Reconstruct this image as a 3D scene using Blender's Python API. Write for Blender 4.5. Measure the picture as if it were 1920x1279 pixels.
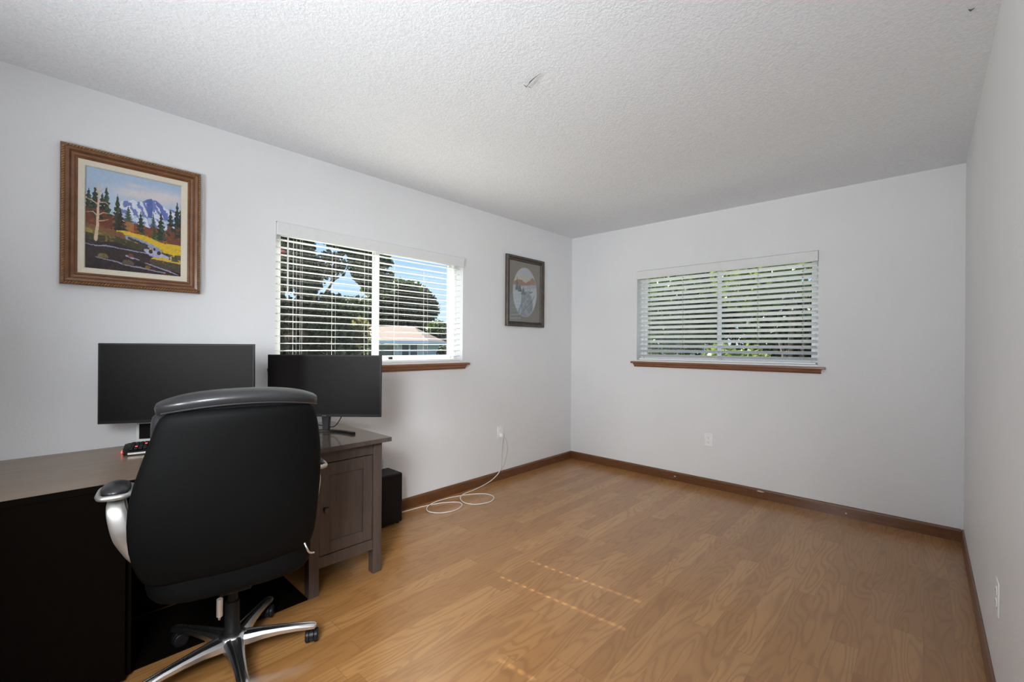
import bpy, bmesh, math, random
import numpy as np
from mathutils import Vector, Matrix, noise

# ------------------------------------------------------------------ clear
for o in list(bpy.data.objects):
    bpy.data.objects.remove(o, do_unlink=True)
SC = bpy.context.scene
COL = SC.collection
PI = math.pi
R = math.radians

# ------------------------------------------------------------------ room measures (metres, camera stands at x=0, y=0)
XL, XR, YB, YF, H = -2.887, 0.187, 4.082, -2.60, 2.44

# ------------------------------------------------------------------ camera
YAW, ROLL, CH = 0.748451, 0.0068254, 1.24407
cam = bpy.data.cameras.new('camera')
cam.sensor_width = 36.0
cam.sensor_fit = 'HORIZONTAL'
cam.lens = 834.384 * 36.0 / 1920.0
cam.shift_y = 8.78 / 1920.0
cam.clip_start = 0.02
cam.clip_end = 500
camo = bpy.data.objects.new('camera', cam)
COL.objects.link(camo)
Fv = Vector((-math.sin(YAW), math.cos(YAW), 0))
Rv = Vector((math.cos(YAW), math.sin(YAW), 0))
Uv = Vector((0, 0, 1))
cr = Rv * math.cos(ROLL) + Uv * math.sin(ROLL)
cu = Uv * math.cos(ROLL) - Rv * math.sin(ROLL)
M = Matrix((cr, cu, -Fv)).transposed().to_4x4()
M.translation = Vector((0, 0, CH))
camo.matrix_world = M
SC.camera = camo

# ------------------------------------------------------------------ colour management
SC.view_settings.view_transform = 'Standard'
SC.view_settings.look = 'None'
SC.view_settings.exposure = 0.0
SC.view_settings.gamma = 1.0
SC.view_settings.use_curve_mapping = False
SC.cycles.caustics_reflective = False
SC.cycles.caustics_refractive = False
SC.cycles.sample_clamp_indirect = 5.0

# ------------------------------------------------------------------ sky and sun
W = bpy.data.worlds.new('sky')
SC.world = W
W.use_nodes = True
wn = W.node_tree.nodes
wl = W.node_tree.links
wn.clear()
wo = wn.new('ShaderNodeOutputWorld')
wb = wn.new('ShaderNodeBackground')
wr = wn.new('ShaderNodeValToRGB')
ws = wn.new('ShaderNodeSeparateXYZ')
wt = wn.new('ShaderNodeTexCoord')
wl.new(wt.outputs['Generated'], ws.inputs[0])
wl.new(ws.outputs['Z'], wr.inputs[0])
wr.color_ramp.elements[0].position = 0.0
wr.color_ramp.elements[0].color = (0.62, 0.78, 0.92, 1)
wr.color_ramp.elements[1].position = 0.75
wr.color_ramp.elements[1].color = (0.10, 0.27, 0.72, 1)
e = wr.color_ramp.elements.new(0.22)
e.color = (0.32, 0.56, 0.88, 1)
wl.new(wr.outputs[0], wb.inputs[0])
wb.inputs[1].default_value = 1.3
wl.new(wb.outputs[0], wo.inputs[0])

sun = bpy.data.lights.new('sun', 'SUN')
sun.energy = 24.0
sun.color = (1.0, 0.94, 0.84)
sun.angle = R(0.53)
suno = bpy.data.objects.new('sun', sun)
COL.objects.link(suno)
_az, _el = 0.083, R(43.3)
sd = Vector((math.cos(_az) * math.cos(_el), math.sin(_az) * math.cos(_el), -math.sin(_el)))
suno.rotation_euler = sd.to_track_quat('-Z', 'Y').to_euler()
suno.location = (-20, 0, 20)


def area(name, loc, size, power, direction, color=(1, 1, 1), shape='DISK'):
    l = bpy.data.lights.new(name, 'AREA')
    l.shape = shape
    l.size = size
    l.energy = power
    l.color = color
    o = bpy.data.objects.new(name, l)
    COL.objects.link(o)
    o.location = loc
    o.rotation_euler = Vector(direction).to_track_quat('-Z', 'Y').to_euler()
    return o


# unseen fill lights added behind the viewpoint: (position, aim, size, watts, spread)
COOL = (0.93, 0.97, 1.0)
FILL_HEADS = [((-1.15, -1.20, 1.30), (0.02, 1.0, 0.43), 0.50, 32, 124),
         ((-0.30, -0.50, 1.60), (-0.75, 0.85, -0.55), 0.70, 18, 80),
         ((-0.05, -0.60, 1.95), (-0.60, 0.85, 0.05), 0.30, 10, 85)]
for p_, a_, d_, w_, s_ in FILL_HEADS:
    area('fill_light', p_, d_, w_, a_, COOL).data.spread = R(s_)


# ------------------------------------------------------------------ node helpers
def srgb(r, g, b):
    def f(c):
        c /= 255.0
        return c / 12.92 if c <= 0.04045 else ((c + 0.055) / 1.055) ** 2.4
    return (f(r), f(g), f(b), 1)


def newmat(name):
    m = bpy.data.materials.new(name)
    m.use_nodes = True
    nt = m.node_tree
    b = nt.nodes['Principled BSDF']
    return m, nt, nt.nodes, nt.links, b


def coords(nt, scale=(1, 1, 1), rot=(0, 0, 0), kind='Object', loc=(0, 0, 0)):
    t = nt.nodes.new('ShaderNodeTexCoord')
    mp = nt.nodes.new('ShaderNodeMapping')
    mp.inputs['Scale'].default_value = scale
    mp.inputs['Rotation'].default_value = rot
    mp.inputs['Location'].default_value = loc
    nt.links.new(t.outputs[kind], mp.inputs[0])
    return mp.outputs[0]


def tex_noise(nt, vec, scale, detail=3.0, rough=0.5, dist=0.0):
    n = nt.nodes.new('ShaderNodeTexNoise')
    n.inputs['Scale'].default_value = scale
    n.inputs['Detail'].default_value = detail
    n.inputs['Roughness'].default_value = rough
    n.inputs['Distortion'].default_value = dist
    nt.links.new(vec, n.inputs['Vector'])
    return n.outputs['Fac']


def ramp(nt, fac, stops):
    r = nt.nodes.new('ShaderNodeValToRGB')
    els = r.color_ramp.elements
    els[0].position, els[0].color = stops[0]
    els[1].position, els[1].color = stops[-1]
    for p, c in stops[1:-1]:
        q = els.new(p)
        q.color = c
    nt.links.new(fac, r.inputs[0])
    return r.outputs[0]


def math_node(nt, op, a, b=None):
    n = nt.nodes.new('ShaderNodeMath')
    n.operation = op
    for i, v in enumerate((a, b)):
        if v is None:
            continue
        if isinstance(v, (int, float)):
            n.inputs[i].default_value = v
        else:
            nt.links.new(v, n.inputs[i])
    return n.outputs[0]


def mixc(nt, fac, a, b, mode='MIX'):
    n = nt.nodes.new('ShaderNodeMix')
    n.data_type = 'RGBA'
    n.blend_type = mode
    for idx, v in ((0, fac), (6, a), (7, b)):
        if isinstance(v, (int, float)):
            n.inputs[idx].default_value = v
        elif isinstance(v, tuple):
            n.inputs[idx].default_value = v
        else:
            nt.links.new(v, n.inputs[idx])
    return n.outputs[2]


def bump(nt, b, height, strength, distance):
    n = nt.nodes.new('ShaderNodeBump')
    n.inputs['Strength'].default_value = strength
    n.inputs['Distance'].default_value = distance
    nt.links.new(height, n.inputs['Height'])
    nt.links.new(n.outputs[0], b.inputs['Normal'])
    return n


def plain(name, col, rough=0.5, metal=0.0, nscale=40.0, var=0.06, bstr=0.0, coat=0.0, emis=None, estr=0.0, bdist=0.002, spec=0.5):
    """procedural paint / plastic / metal with a slight noise in colour and, if asked, in relief"""
    m, nt, nodes, links, b = newmat(name)
    v = coords(nt)
    f = tex_noise(nt, v, nscale, 4)
    c = col if len(col) == 4 else (*col, 1)
    lo = tuple(max(0, x * (1 - var)) for x in c[:3]) + (1,)
    hi = tuple(min(1, x * (1 + var)) for x in c[:3]) + (1,)
    links.new(ramp(nt, f, [(0.3, lo), (0.7, hi)]), b.inputs['Base Color'])
    b.inputs['Roughness'].default_value = rough
    b.inputs['Metallic'].default_value = metal
    b.inputs['Coat Weight'].default_value = coat
    b.inputs['Specular IOR Level'].default_value = spec
    if bstr:
        bump(nt, b, f, bstr, bdist)
    if emis:
        b.inputs['Emission Color'].default_value = (*emis[:3], 1)
        b.inputs['Emission Strength'].default_value = estr
    return m


def wood(name, dark, light, rough=0.4, scale=(1, 1, 1), coat=0.0, ring=18.0, stretch=(14, 1.0, 14)):
    m, nt, nodes, links, b = newmat(name)
    v = coords(nt, tuple(a * s for a, s in zip(stretch, scale)))
    f = tex_noise(nt, v, 2.2, 6, 0.6, 0.4)
    g = tex_noise(nt, v, ring, 3, 0.6)
    mx = mixc(nt, 0.35, ramp(nt, f, [(0.3, dark), (0.7, light)]), ramp(nt, g, [(0.35, dark), (0.65, light)]))
    links.new(mx, b.inputs['Base Color'])
    b.inputs['Roughness'].default_value = rough
    b.inputs['Coat Weight'].default_value = coat
    b.inputs['Coat Roughness'].default_value = 0.12
    bump(nt, b, g, 0.08, 0.001)
    return m


# ------------------------------------------------------------------ materials
def mat_wall():
    m, nt, nodes, links, b = newmat('wall_paint')
    v = coords(nt)
    f = tex_noise(nt, v, 2.0, 3)
    links.new(ramp(nt, f, [(0.3, (0.77, 0.775, 0.785, 1)), (0.7, (0.795, 0.80, 0.81, 1))]), b.inputs['Base Color'])
    b.inputs['Roughness'].default_value = 0.55
    b.inputs['Specular IOR Level'].default_value = 0.35
    g = tex_noise(nt, v, 95, 3, 0.55)
    bump(nt, b, g, 0.30, 0.004)
    return m


def mat_ceiling():
    m, nt, nodes, links, b = newmat('popcorn_ceiling')
    v = coords(nt)
    vo = nodes.new('ShaderNodeTexVoronoi')
    vo.inputs['Scale'].default_value = 75
    vo.inputs['Randomness'].default_value = 1.0
    # bend the cells so the plaster reads as short worms, not dots
    n1 = nodes.new('ShaderNodeTexNoise')
    n1.inputs['Scale'].default_value = 45
    n1.inputs['Detail'].default_value = 2
    links.new(v, n1.inputs['Vector'])
    mx = nodes.new('ShaderNodeMix')
    mx.data_type = 'VECTOR'
    mx.inputs[0].default_value = 0.035
    links.new(v, mx.inputs[4])
    links.new(n1.outputs['Color'], mx.inputs[5])
    links.new(mx.outputs[1], vo.inputs['Vector'])
    g = tex_noise(nt, v, 100, 4, 0.65, 0.8)
    h = math_node(nt, 'ADD', math_node(nt, 'MULTIPLY', math_node(nt, 'SUBTRACT', 1.0, vo.outputs['Distance']), 0.5), g)
    links.new(ramp(nt, h, [(0.55, (0.82, 0.845, 0.88, 1)), (1.05, (0.90, 0.925, 0.96, 1))]), b.inputs['Base Color'])
    b.inputs['Roughness'].default_value = 0.95
    b.inputs['Specular IOR Level'].default_value = 0.1
    bump(nt, b, h, 0.34, 0.007)
    return m


def mat_floor():
    """laminate oak: strips 11.7 cm wide along y, random lengths, cathedral grain"""
    m, nt, nodes, links, b = newmat('oak_laminate')
    t = nodes.new('ShaderNodeTexCoord')
    sp = nodes.new('ShaderNodeSeparateXYZ')
    links.new(t.outputs['Object'], sp.inputs[0])
    x, y = sp.outputs[0], sp.outputs[1]
    row = math_node(nt, 'FLOOR', math_node(nt, 'DIVIDE', x, 0.098))
    wn1 = nodes.new('ShaderNodeTexWhiteNoise')
    wn1.noise_dimensions = '1D'
    links.new(row, wn1.inputs['W'])
    off = math_node(nt, 'MULTIPLY', wn1.outputs['Value'], 5.0)
    yy = math_node(nt, 'ADD', math_node(nt, 'DIVIDE', y, 0.82), off)
    colm = math_node(nt, 'FLOOR', yy)
    cv = nodes.new('ShaderNodeCombineXYZ')
    links.new(row, cv.inputs[0])
    links.new(colm, cv.inputs[1])
    wn2 = nodes.new('ShaderNodeTexWhiteNoise')
    wn2.noise_dimensions = '2D'
    links.new(cv.outputs[0], wn2.inputs['Vector'])
    pid = wn2.outputs['Value']
    # grain coordinates, shifted for every strip
    gx = math_node(nt, 'ADD', x, math_node(nt, 'MULTIPLY', pid, 37.0))
    gy = math_node(nt, 'ADD', y, math_node(nt, 'MULTIPLY', pid, 91.0))
    gv = nodes.new('ShaderNodeCombineXYZ')
    links.new(math_node(nt, 'MULTIPLY', gx, 11.0), gv.inputs[0])
    links.new(math_node(nt, 'MULTIPLY', gy, 1.5), gv.inputs[1])
    n1 = tex_noise(nt, gv.outputs[0], 1.0, 1.0, 0.4, 0.25)
    rings = math_node(nt, 'SINE', math_node(nt, 'MULTIPLY', n1, 70.0))
    rings = math_node(nt, 'ADD', math_node(nt, 'MULTIPLY', rings, 0.5), 0.5)
    rings = math_node(nt, 'POWER', math_node(nt, 'MAXIMUM', rings, 0.001), 2.6)
    fv = nodes.new('ShaderNodeCombineXYZ')
    links.new(math_node(nt, 'MULTIPLY', gx, 190.0), fv.inputs[0])
    links.new(math_node(nt, 'MULTIPLY', gy, 7.0), fv.inputs[1])
    fine = tex_noise(nt, fv.outputs[0], 1.0, 3, 0.6)
    cl = tex_noise(nt, gv.outputs[0], 0.6, 2)
    base = ramp(nt, pid, [(0.0, (0.33, 0.146, 0.040, 1)), (0.5, (0.405, 0.186, 0.058, 1)), (1.0, (0.50, 0.250, 0.086, 1))])
    c1 = mixc(nt, math_node(nt, 'MULTIPLY', rings, 0.50), base, (0.18, 0.070, 0.016, 1))
    c2 = mixc(nt, math_node(nt, 'MULTIPLY', fine, 0.60), c1, (0.23, 0.098, 0.024, 1))
    c3 = mixc(nt, math_node(nt, 'MULTIPLY', cl, 0.30), c2, (0.53, 0.30, 0.125, 1))
    # dark joint lines
    fx = math_node(nt, 'FRACT', math_node(nt, 'DIVIDE', x, 0.098))
    fy = math_node(nt, 'FRACT', yy)
    jx = math_node(nt, 'LESS_THAN', fx, 0.012)
    jy = math_node(nt, 'LESS_THAN', fy, 0.0022)
    j = math_node(nt, 'MAXIMUM', jx, jy)
    c4 = mixc(nt, math_node(nt, 'MULTIPLY', j, 0.45), c3, (0.12, 0.05, 0.02, 1))
    links.new(c4, b.inputs['Base Color'])
    b.inputs['Roughness'].default_value = 0.25
    b.inputs['Specular IOR Level'].default_value = 0.85
    bump(nt, b, math_node(nt, 'SUBTRACT', math_node(nt, 'MULTIPLY', rings, 0.15), j), 0.10, 0.001)
    return m


def mat_glass(name='window_glass', refl=1.0):
    m = bpy.data.materials.new(name)
    m.use_nodes = True
    nt = m.node_tree
    nt.nodes.clear()
    out = nt.nodes.new('ShaderNodeOutputMaterial')
    mix = nt.nodes.new('ShaderNodeMixShader')
    tr = nt.nodes.new('ShaderNodeBsdfTransparent')
    gl = nt.nodes.new('ShaderNodeBsdfGlossy')
    gl.inputs['Roughness'].default_value = 0.02
    lw = nt.nodes.new('ShaderNodeLayerWeight')
    lw.inputs['Blend'].default_value = 0.5
    p5 = nt.nodes.new('ShaderNodeMath')
    p5.operation = 'POWER'
    p5.inputs[1].default_value = 5.0
    nt.links.new(lw.outputs['Facing'], p5.inputs[0])
    fr = nt.nodes.new('ShaderNodeMath')
    fr.operation = 'MULTIPLY_ADD'
    fr.inputs[1].default_value = 0.94
    fr.inputs[2].default_value = 0.045
    nt.links.new(p5.outputs[0], fr.inputs[0])
    mm = nt.nodes.new('ShaderNodeMath')
    mm.operation = 'MULTIPLY'
    mm.inputs[1].default_value = refl
    tr.inputs['Color'].default_value = (0.96, 0.975, 0.97, 1)
    nt.links.new(fr.outputs[0], mm.inputs[0])
    nt.links.new(mm.outputs[0], mix.inputs[0])
    nt.links.new(tr.outputs[0], mix.inputs[1])
    nt.links.new(gl.outputs[0], mix.inputs[2])
    nt.links.new(mix.outputs[0], out.inputs[0])
    return m


def mat_leaf(name, lo, hi):
    m, nt, nodes, links, b = newmat(name)
    v = coords(nt)
    f = tex_noise(nt, v, 6.0, 5, 0.7)
    links.new(ramp(nt, f, [(0.3, (*lo, 1)), (0.7, (*hi, 1))]), b.inputs['Base Color'])
    b.inputs['Roughness'].default_value = 0.45
    nt.nodes.remove(nt.nodes['Material Output'])
    out = nodes.new('ShaderNodeOutputMaterial')
    tl = nodes.new('ShaderNodeBsdfTranslucent')
    tl.inputs['Color'].default_value = (hi[0] * 1.5, hi[1] * 1.6, hi[2] * 0.8, 1)
    mx = nodes.new('ShaderNodeMixShader')
    mx.inputs[0].default_value = 0.35
    links.new(b.outputs[0], mx.inputs[1])
    links.new(tl.outputs[0], mx.inputs[2])
    links.new(mx.outputs[0], out.inputs[0])
    return m


def mat_canvas(name, rough=0.6, bstr=0.25):
    """oil paint / print: colour laid down as a painted colour attribute"""
    m, nt, nodes, links, b = newmat(name)
    a = nodes.new('ShaderNodeAttribute')
    a.attribute_name = 'paint'
    links.new(a.outputs['Color'], b.inputs['Base Color'])
    b.inputs['Roughness'].default_value = rough
    f = tex_noise(nt, coords(nt), 160, 4)
    bump(nt, b, f, bstr, 0.002)
    return m


MT = {}
MT['wall'] = mat_wall()
MT['ceiling'] = mat_ceiling()
MT['floor'] = mat_floor()
MT['glass'] = mat_glass()
MT['picture_glass'] = mat_glass('picture_glass', 2.2)
MT['trim'] = wood('stained_trim', (0.075, 0.026, 0.008, 1), (0.19, 0.075, 0.026, 1), 0.38, (1, 1, 1), 0.2, stretch=(3, 3, 30))
MT['sill'] = wood('stained_sill', (0.15, 0.055, 0.022, 1), (0.30, 0.125, 0.055, 1), 0.35, (1, 1, 1), 0.3, stretch=(3, 3, 40))
MT['white'] = plain('white_vinyl', (0.82, 0.83, 0.84), 0.35, var=0.02)
MT['blind'] = plain('white_blind', (0.85, 0.86, 0.84), 0.42, var=0.02)
MT['valance'] = plain('white_valance', (0.76, 0.765, 0.765), 0.5, var=0.02)
MT['cord'] = plain('white_cord', (0.78, 0.76, 0.73), 0.5, var=0.04)
MT['plate'] = plain('outlet_plastic', (0.88, 0.88, 0.87), 0.35, var=0.02)
MT['slot'] = plain('socket_slot', (0.12, 0.12, 0.12), 0.6)
MT['leather'] = plain('black_leather', (0.018, 0.018, 0.020), 0.36, nscale=220, var=0.2, bstr=0.18, coat=0.15, bdist=0.001)
MT['chair_back'] = plain('black_back_panel', (0.0035, 0.0035, 0.0036), 0.6, spec=0.07, nscale=260, var=0.2, bstr=0.1, bdist=0.001)
MT['chrome'] = plain('polished_aluminium', (0.86, 0.86, 0.87), 0.26, 1.0, var=0.03)
MT['satin'] = plain('satin_silver', (0.55, 0.54, 0.52), 0.42, 0.85, var=0.03)
MT['black'] = plain('black_plastic', (0.008, 0.008, 0.009), 0.42, var=0.1, spec=0.25)
MT['bezel'] = plain('monitor_bezel', (0.010, 0.010, 0.011), 0.42, var=0.1, spec=0.22)
MT['screen'] = plain('monitor_screen', (0.010, 0.0085, 0.0085), 0.42, var=0.05, spec=0.10)
MT['desk'] = wood('grey_brown_stain', (0.052, 0.038, 0.032, 1), (0.098, 0.073, 0.063, 1), 0.42, (1, 1, 1), 0.0, stretch=(14, 14, 1.5))
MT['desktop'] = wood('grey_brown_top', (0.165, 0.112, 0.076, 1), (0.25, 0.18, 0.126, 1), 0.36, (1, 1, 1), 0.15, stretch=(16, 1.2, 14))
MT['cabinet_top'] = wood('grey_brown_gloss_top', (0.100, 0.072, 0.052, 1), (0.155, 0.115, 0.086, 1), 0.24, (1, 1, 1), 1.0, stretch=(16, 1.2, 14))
MT['desk_black'] = plain('lacquer_and_shade_black', (0.0035, 0.0022, 0.0015), 0.85, var=0.15, spec=0.05)  # also on the kneehole floor sheet, where the black stands for shade
MT['knob'] = plain('pewter_knob', (0.10, 0.095, 0.09), 0.35, 0.8)
MT['frame_walnut'] = wood('walnut_frame', (0.10, 0.036, 0.012, 1), (0.235, 0.098, 0.038, 1), 0.35, (1, 1, 1), 0.3, stretch=(8, 8, 8))
MT['frame_gilt'] = plain('gilt_lip', (0.42, 0.24, 0.10), 0.35, 0.4, nscale=120, var=0.3)
MT['liner'] = plain('linen_liner', (0.70, 0.64, 0.52), 0.8, nscale=300, var=0.08, bstr=0.2)
MT['canvas'] = mat_canvas('oil_canvas')
MT['frame_dark'] = wood('weathered_dark_frame', (0.030, 0.022, 0.017, 1), (0.11, 0.082, 0.062, 1), 0.5, (1, 1, 1), 0.0, stretch=(10, 10, 10))
MT['print'] = mat_canvas('mat_and_print', 0.5, 0.05)
MT['led'] = plain('red_led', (0.8, 0.05, 0.03), 0.4, emis=(1.0, 0.05, 0.03), estr=5.0)
MT['bark'] = plain('bark', (0.10, 0.075, 0.055), 0.9, nscale=20, var=0.4, bstr=0.6, bdist=0.02)
MT['leaf_dark'] = mat_leaf('leaf_dark', (0.009, 0.017, 0.009), (0.028, 0.046, 0.020))
MT['leaf_mid'] = mat_leaf('leaf_mid', (0.022, 0.040, 0.012), (0.055, 0.085, 0.024))
MT['leaf_lime'] = mat_leaf('leaf_lime', (0.06, 0.09, 0.02), (0.15, 0.20, 0.045))
MT['leaf_olive'] = mat_leaf('leaf_olive', (0.05, 0.05, 0.018), (0.15, 0.135, 0.065))
MT['blossom'] = plain('pink_blossom', (0.30, 0.03, 0.05), 0.6, nscale=30, var=0.3)
MT['grass'] = plain('lawn', (0.07, 0.10, 0.04), 0.9, nscale=8, var=0.4, bstr=0.5, bdist=0.03)
MT['bounce_pale'] = plain('pale_bounce_slab', (0.46, 0.48, 0.42), 0.8, nscale=10, var=0.06)  # for the added slab that bounces sun at the back blind
MT['asphalt'] = plain('street', (0.13, 0.13, 0.135), 0.9, nscale=30, var=0.15)
MT['roof'] = plain('tan_shingles', (0.145, 0.100, 0.080), 0.85, nscale=14, var=0.15, bstr=0.4, bdist=0.02)
MT['stucco'] = plain('pale_stucco', (0.58, 0.60, 0.57), 0.8, nscale=12, var=0.05)
MT['fascia'] = plain('white_fascia', (0.80, 0.82, 0.86), 0.6, var=0.03)
MT['darkwin'] = plain('dark_pane', (0.05, 0.06, 0.07), 0.15, var=0.1)
MT['recess_shade'] = plain('carport_shade', (0.20, 0.19, 0.15), 0.8, nscale=5, var=0.3)
MT['case'] = plain('black_case', (0.006, 0.006, 0.008), 0.45, var=0.1, spec=0.25)
MT['cobweb'] = plain('dusty_cobweb', (0.10, 0.10, 0.10), 0.95, var=0.2)
MT['chip'] = plain('bare_chip', (0.62, 0.55, 0.45), 0.8, var=0.1)


# ------------------------------------------------------------------ object helpers
def tag(o, label=None, cat=None, group=None, kind=None):
    if label:
        o['label'] = label
    if cat:
        o['category'] = cat
    if group:
        o['group'] = group
    if kind:
        o['kind'] = kind
    return o


def empty(name, loc=(0, 0, 0), rz=0.0):
    o = bpy.data.objects.new(name, None)
    COL.objects.link(o)
    o.location = loc
    o.rotation_euler = (0, 0, rz)
    o.empty_display_size = 0.1
    return o


def mesh_obj(name, verts, faces, mat, parent=None, smooth=False):
    me = bpy.data.meshes.new(name)
    me.from_pydata([tuple(v) for v in verts], [], faces)
    me.update()
    if smooth:
        me.polygons.foreach_set('use_smooth', [True] * len(me.polygons))
    for mm in (mat if isinstance(mat, (list, tuple)) else [mat]):
        me.materials.append(mm)
    o = bpy.data.objects.new(name, me)
    COL.objects.link(o)
    if parent is not None:
        o.parent = parent
    return o


class MB:
    """collects primitive shapes into ONE mesh object"""

    def __init__(self):
        self.v, self.f, self.mi = [], [], []
        self.cur = 0

    def add(self, verts, faces):
        n = len(self.v)
        self.v += [tuple(p) for p in verts]
        self.f += [tuple(i + n for i in f) for f in faces]
        self.mi += [self.cur] * len(faces)
        return self

    def box(self, x0, x1, y0, y1, z0, z1):
        vs = [(x, y, z) for z in (z0, z1) for y in (y0, y1) for x in (x0, x1)]
        fs = [(0, 2, 3, 1), (4, 5, 7, 6), (0, 1, 5, 4), (2, 6, 7, 3), (0, 4, 6, 2), (1, 3, 7, 5)]
        return self.add(vs, fs)

    def tube(self, pts, r, n=10, caps=True):
        pts = [Vector(p) for p in pts]
        rs = r if isinstance(r, (list, tuple)) else [r] * len(pts)
        rings = []
        up = None
        for i, p in enumerate(pts):
            if i == 0:
                d = pts[1] - pts[0]
            elif i == len(pts) - 1:
                d = pts[-1] - pts[-2]
            else:
                d = (pts[i + 1] - pts[i]).normalized() + (pts[i] - pts[i - 1]).normalized()
            if d.length < 1e-9:
                d = Vector((0, 0, 1))
            d.normalize()
            if up is None:
                up = Vector((0, 0, 1)) if abs(d.z) < 0.9 else Vector((1, 0, 0))
            a = d.cross(up)
            if a.length < 1e-6:
                a = d.cross(Vector((0, 1, 0)))
            a.normalize()
            b_ = a.cross(d).normalized()
            up = b_
            rings.append([p + (a * math.cos(t) + b_ * math.sin(t)) * rs[i] for t in [2 * PI * k / n for k in range(n)]])
        return self.loft(rings, caps)

    def loft(self, rings, caps=True, closed=True):
        n = len(rings[0])
        vs = [tuple(p) for rg in rings for p in rg]
        fs = []
        for i in range(len(rings) - 1):
            for k in range(n if closed else n - 1):
                k2 = (k + 1) % n
                fs.append((i * n + k, i * n + k2, (i + 1) * n + k2, (i + 1) * n + k))
        if caps:
            fs.append(tuple(reversed(range(n))))
            fs.append(tuple((len(rings) - 1) * n + k for k in range(n)))
        return self.add(vs, fs)

    def lathe(self, prof, c=(0, 0, 0), axis='Z', n=28):
        rings = []
        for r, h in prof:
            rg = []
            for k in range(n):
                t = 2 * PI * k / n
                a, b_ = r * math.cos(t), r * math.sin(t)
                if axis == 'Z':
                    p = (c[0] + a, c[1] + b_, c[2] + h)
                elif axis == 'X':
                    p = (c[0] + h, c[1] + a, c[2] + b_)
                else:
                    p = (c[0] + a, c[1] + h, c[2] + b_)
                rg.append(p)
            rings.append(rg)
        return self.loft(rings)

    def prism(self, poly, axis, a, b_):
        """extrude a 2D polygon: axis X -> poly is (y,z), Y -> (x,z), Z -> (x,y)"""
        def P(u, w, t):
            return {'X': (t, u, w), 'Y': (u, t, w), 'Z': (u, w, t)}[axis]
        return self.loft([[P(u, w, a) for u, w in poly], [P(u, w, b_) for u, w in poly]])

    def build(self, name, mat, parent=None, smooth=False, bevel=0.0, seg=2, subsurf=0, autos=None):
        o = mesh_obj(name, self.v, self.f, mat, parent, smooth)
        if self.cur or any(self.mi):
            o.data.polygons.foreach_set('material_index', self.mi)
        bm = bmesh.new()
        bm.from_mesh(o.data)
        bmesh.ops.recalc_face_normals(bm, faces=bm.faces)
        bm.to_mesh(o.data)
        bm.free()
        if subsurf:
            s = o.modifiers.new('s', 'SUBSURF')
            s.levels = s.render_levels = subsurf
        if bevel:
            bv = o.modifiers.new('b', 'BEVEL')
            bv.width = bevel
            bv.segments = seg
            bv.limit_method = 'ANGLE'
            bv.angle_limit = R(40)
            bv.harden_normals = False
        if smooth or bevel:
            try:
                o.data.polygons.foreach_set('use_smooth', [True] * len(o.data.polygons))
                o.data.set_sharp_from_angle(angle=R(autos if autos else (35 if not smooth else 50)))
            except Exception:
                pass
        return o


def box(name, x0, x1, y0, y1, z0, z1, mat, parent=None, bevel=0.0):
    return MB().box(x0, x1, y0, y1, z0, z1).build(name, mat, parent, bevel=bevel)


# ------------------------------------------------------------------ room shell
WT = 0.16   # wall thickness
WZ0, WZ1 = 1.10, 1.99
LW = (1.00, 2.49)      # left window, y range
BW = (-2.10, -0.60)    # back window, x range

tag(box('floor', XL - WT, XR + WT, YF - WT, YB + WT, -0.10, 0.0, MT['floor']), kind='structure')
tag(box('ceiling', XL - WT, XR + WT, YF - WT, YB + WT, H, H + 0.12, MT['ceiling']), kind='structure')


def wall_with_hole(name, axis, c0, c1, a0, a1, h0, h1):
    m = MB()

    def B(u0, u1, z0, z1):
        if axis == 'X':      # wall perpendicular to x
            m.box(c0, c1, u0, u1, z0, z1)
        else:
            m.box(u0, u1, c0, c1, z0, z1)
    B(a0, h0, 0, H)
    B(h1, a1, 0, H)
    B(h0, h1, 0, WZ0)
    B(h0, h1, WZ1, H)
    return tag(m.build(name, MT['wall']), kind='structure')


wall_with_hole('wall_left', 'X', XL - WT, XL, YF - WT, YB + WT, LW[0], LW[1])
wall_with_hole('wall_back', 'Y', YB, YB + WT, XL, XR, BW[0], BW[1])
tag(box('wall_right', XR, XR + WT, YF - WT, YB + WT, 0, H, MT['wall']), kind='structure')
tag(box('wall_front', XL, XR, YF - WT, YF, 0, H, MT['wall']), kind='structure')

BP = [(0, 0), (0.012, 0), (0.012, 0.066), (0.008, 0.076), (0.003, 0.080), (0, 0.080)]
tag(MB().prism([(XL + u, z) for u, z in BP], 'Y', YF, YB).build('baseboard_left', MT['trim']), kind='structure')
tag(MB().prism([(XR - u, z) for u, z in BP], 'Y', YF, YB).build('baseboard_right', MT['trim']), kind='structure')
bb = tag(MB().prism([(YB - u, z) for u, z in BP], 'X', XL + 0.012, XR - 0.012).build('baseboard_back', MT['trim']), kind='structure')
for cx, cz, w in ((-0.985, 0.062, 0.055), (-1.70, 0.040, 0.02), (-0.42, 0.03, 0.012)):
    pts = [(cx - w / 2, cz), (cx - w / 4, cz + 0.005), (cx + w / 3, cz + 0.002), (cx + w / 2, cz - 0.003), (cx + w * .1, cz - 0.006), (cx - w * .4, cz - 0.004)]
    o = MB().prism(pts, 'Y', YB - 0.0135, YB - 0.0115).build('paint_chip', MT['chip'], bb)
    o['label'] = 'pale chipped spot'


# ------------------------------------------------------------------ windows: local frame u = along wall, d = depth outwards (0 at inner wall face), z
def to_world(axis):
    if axis == 'L':
        return lambda u, d, z: (XL - d, u, z)
    return lambda u, d, z: (u, YB + d, z)


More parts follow.
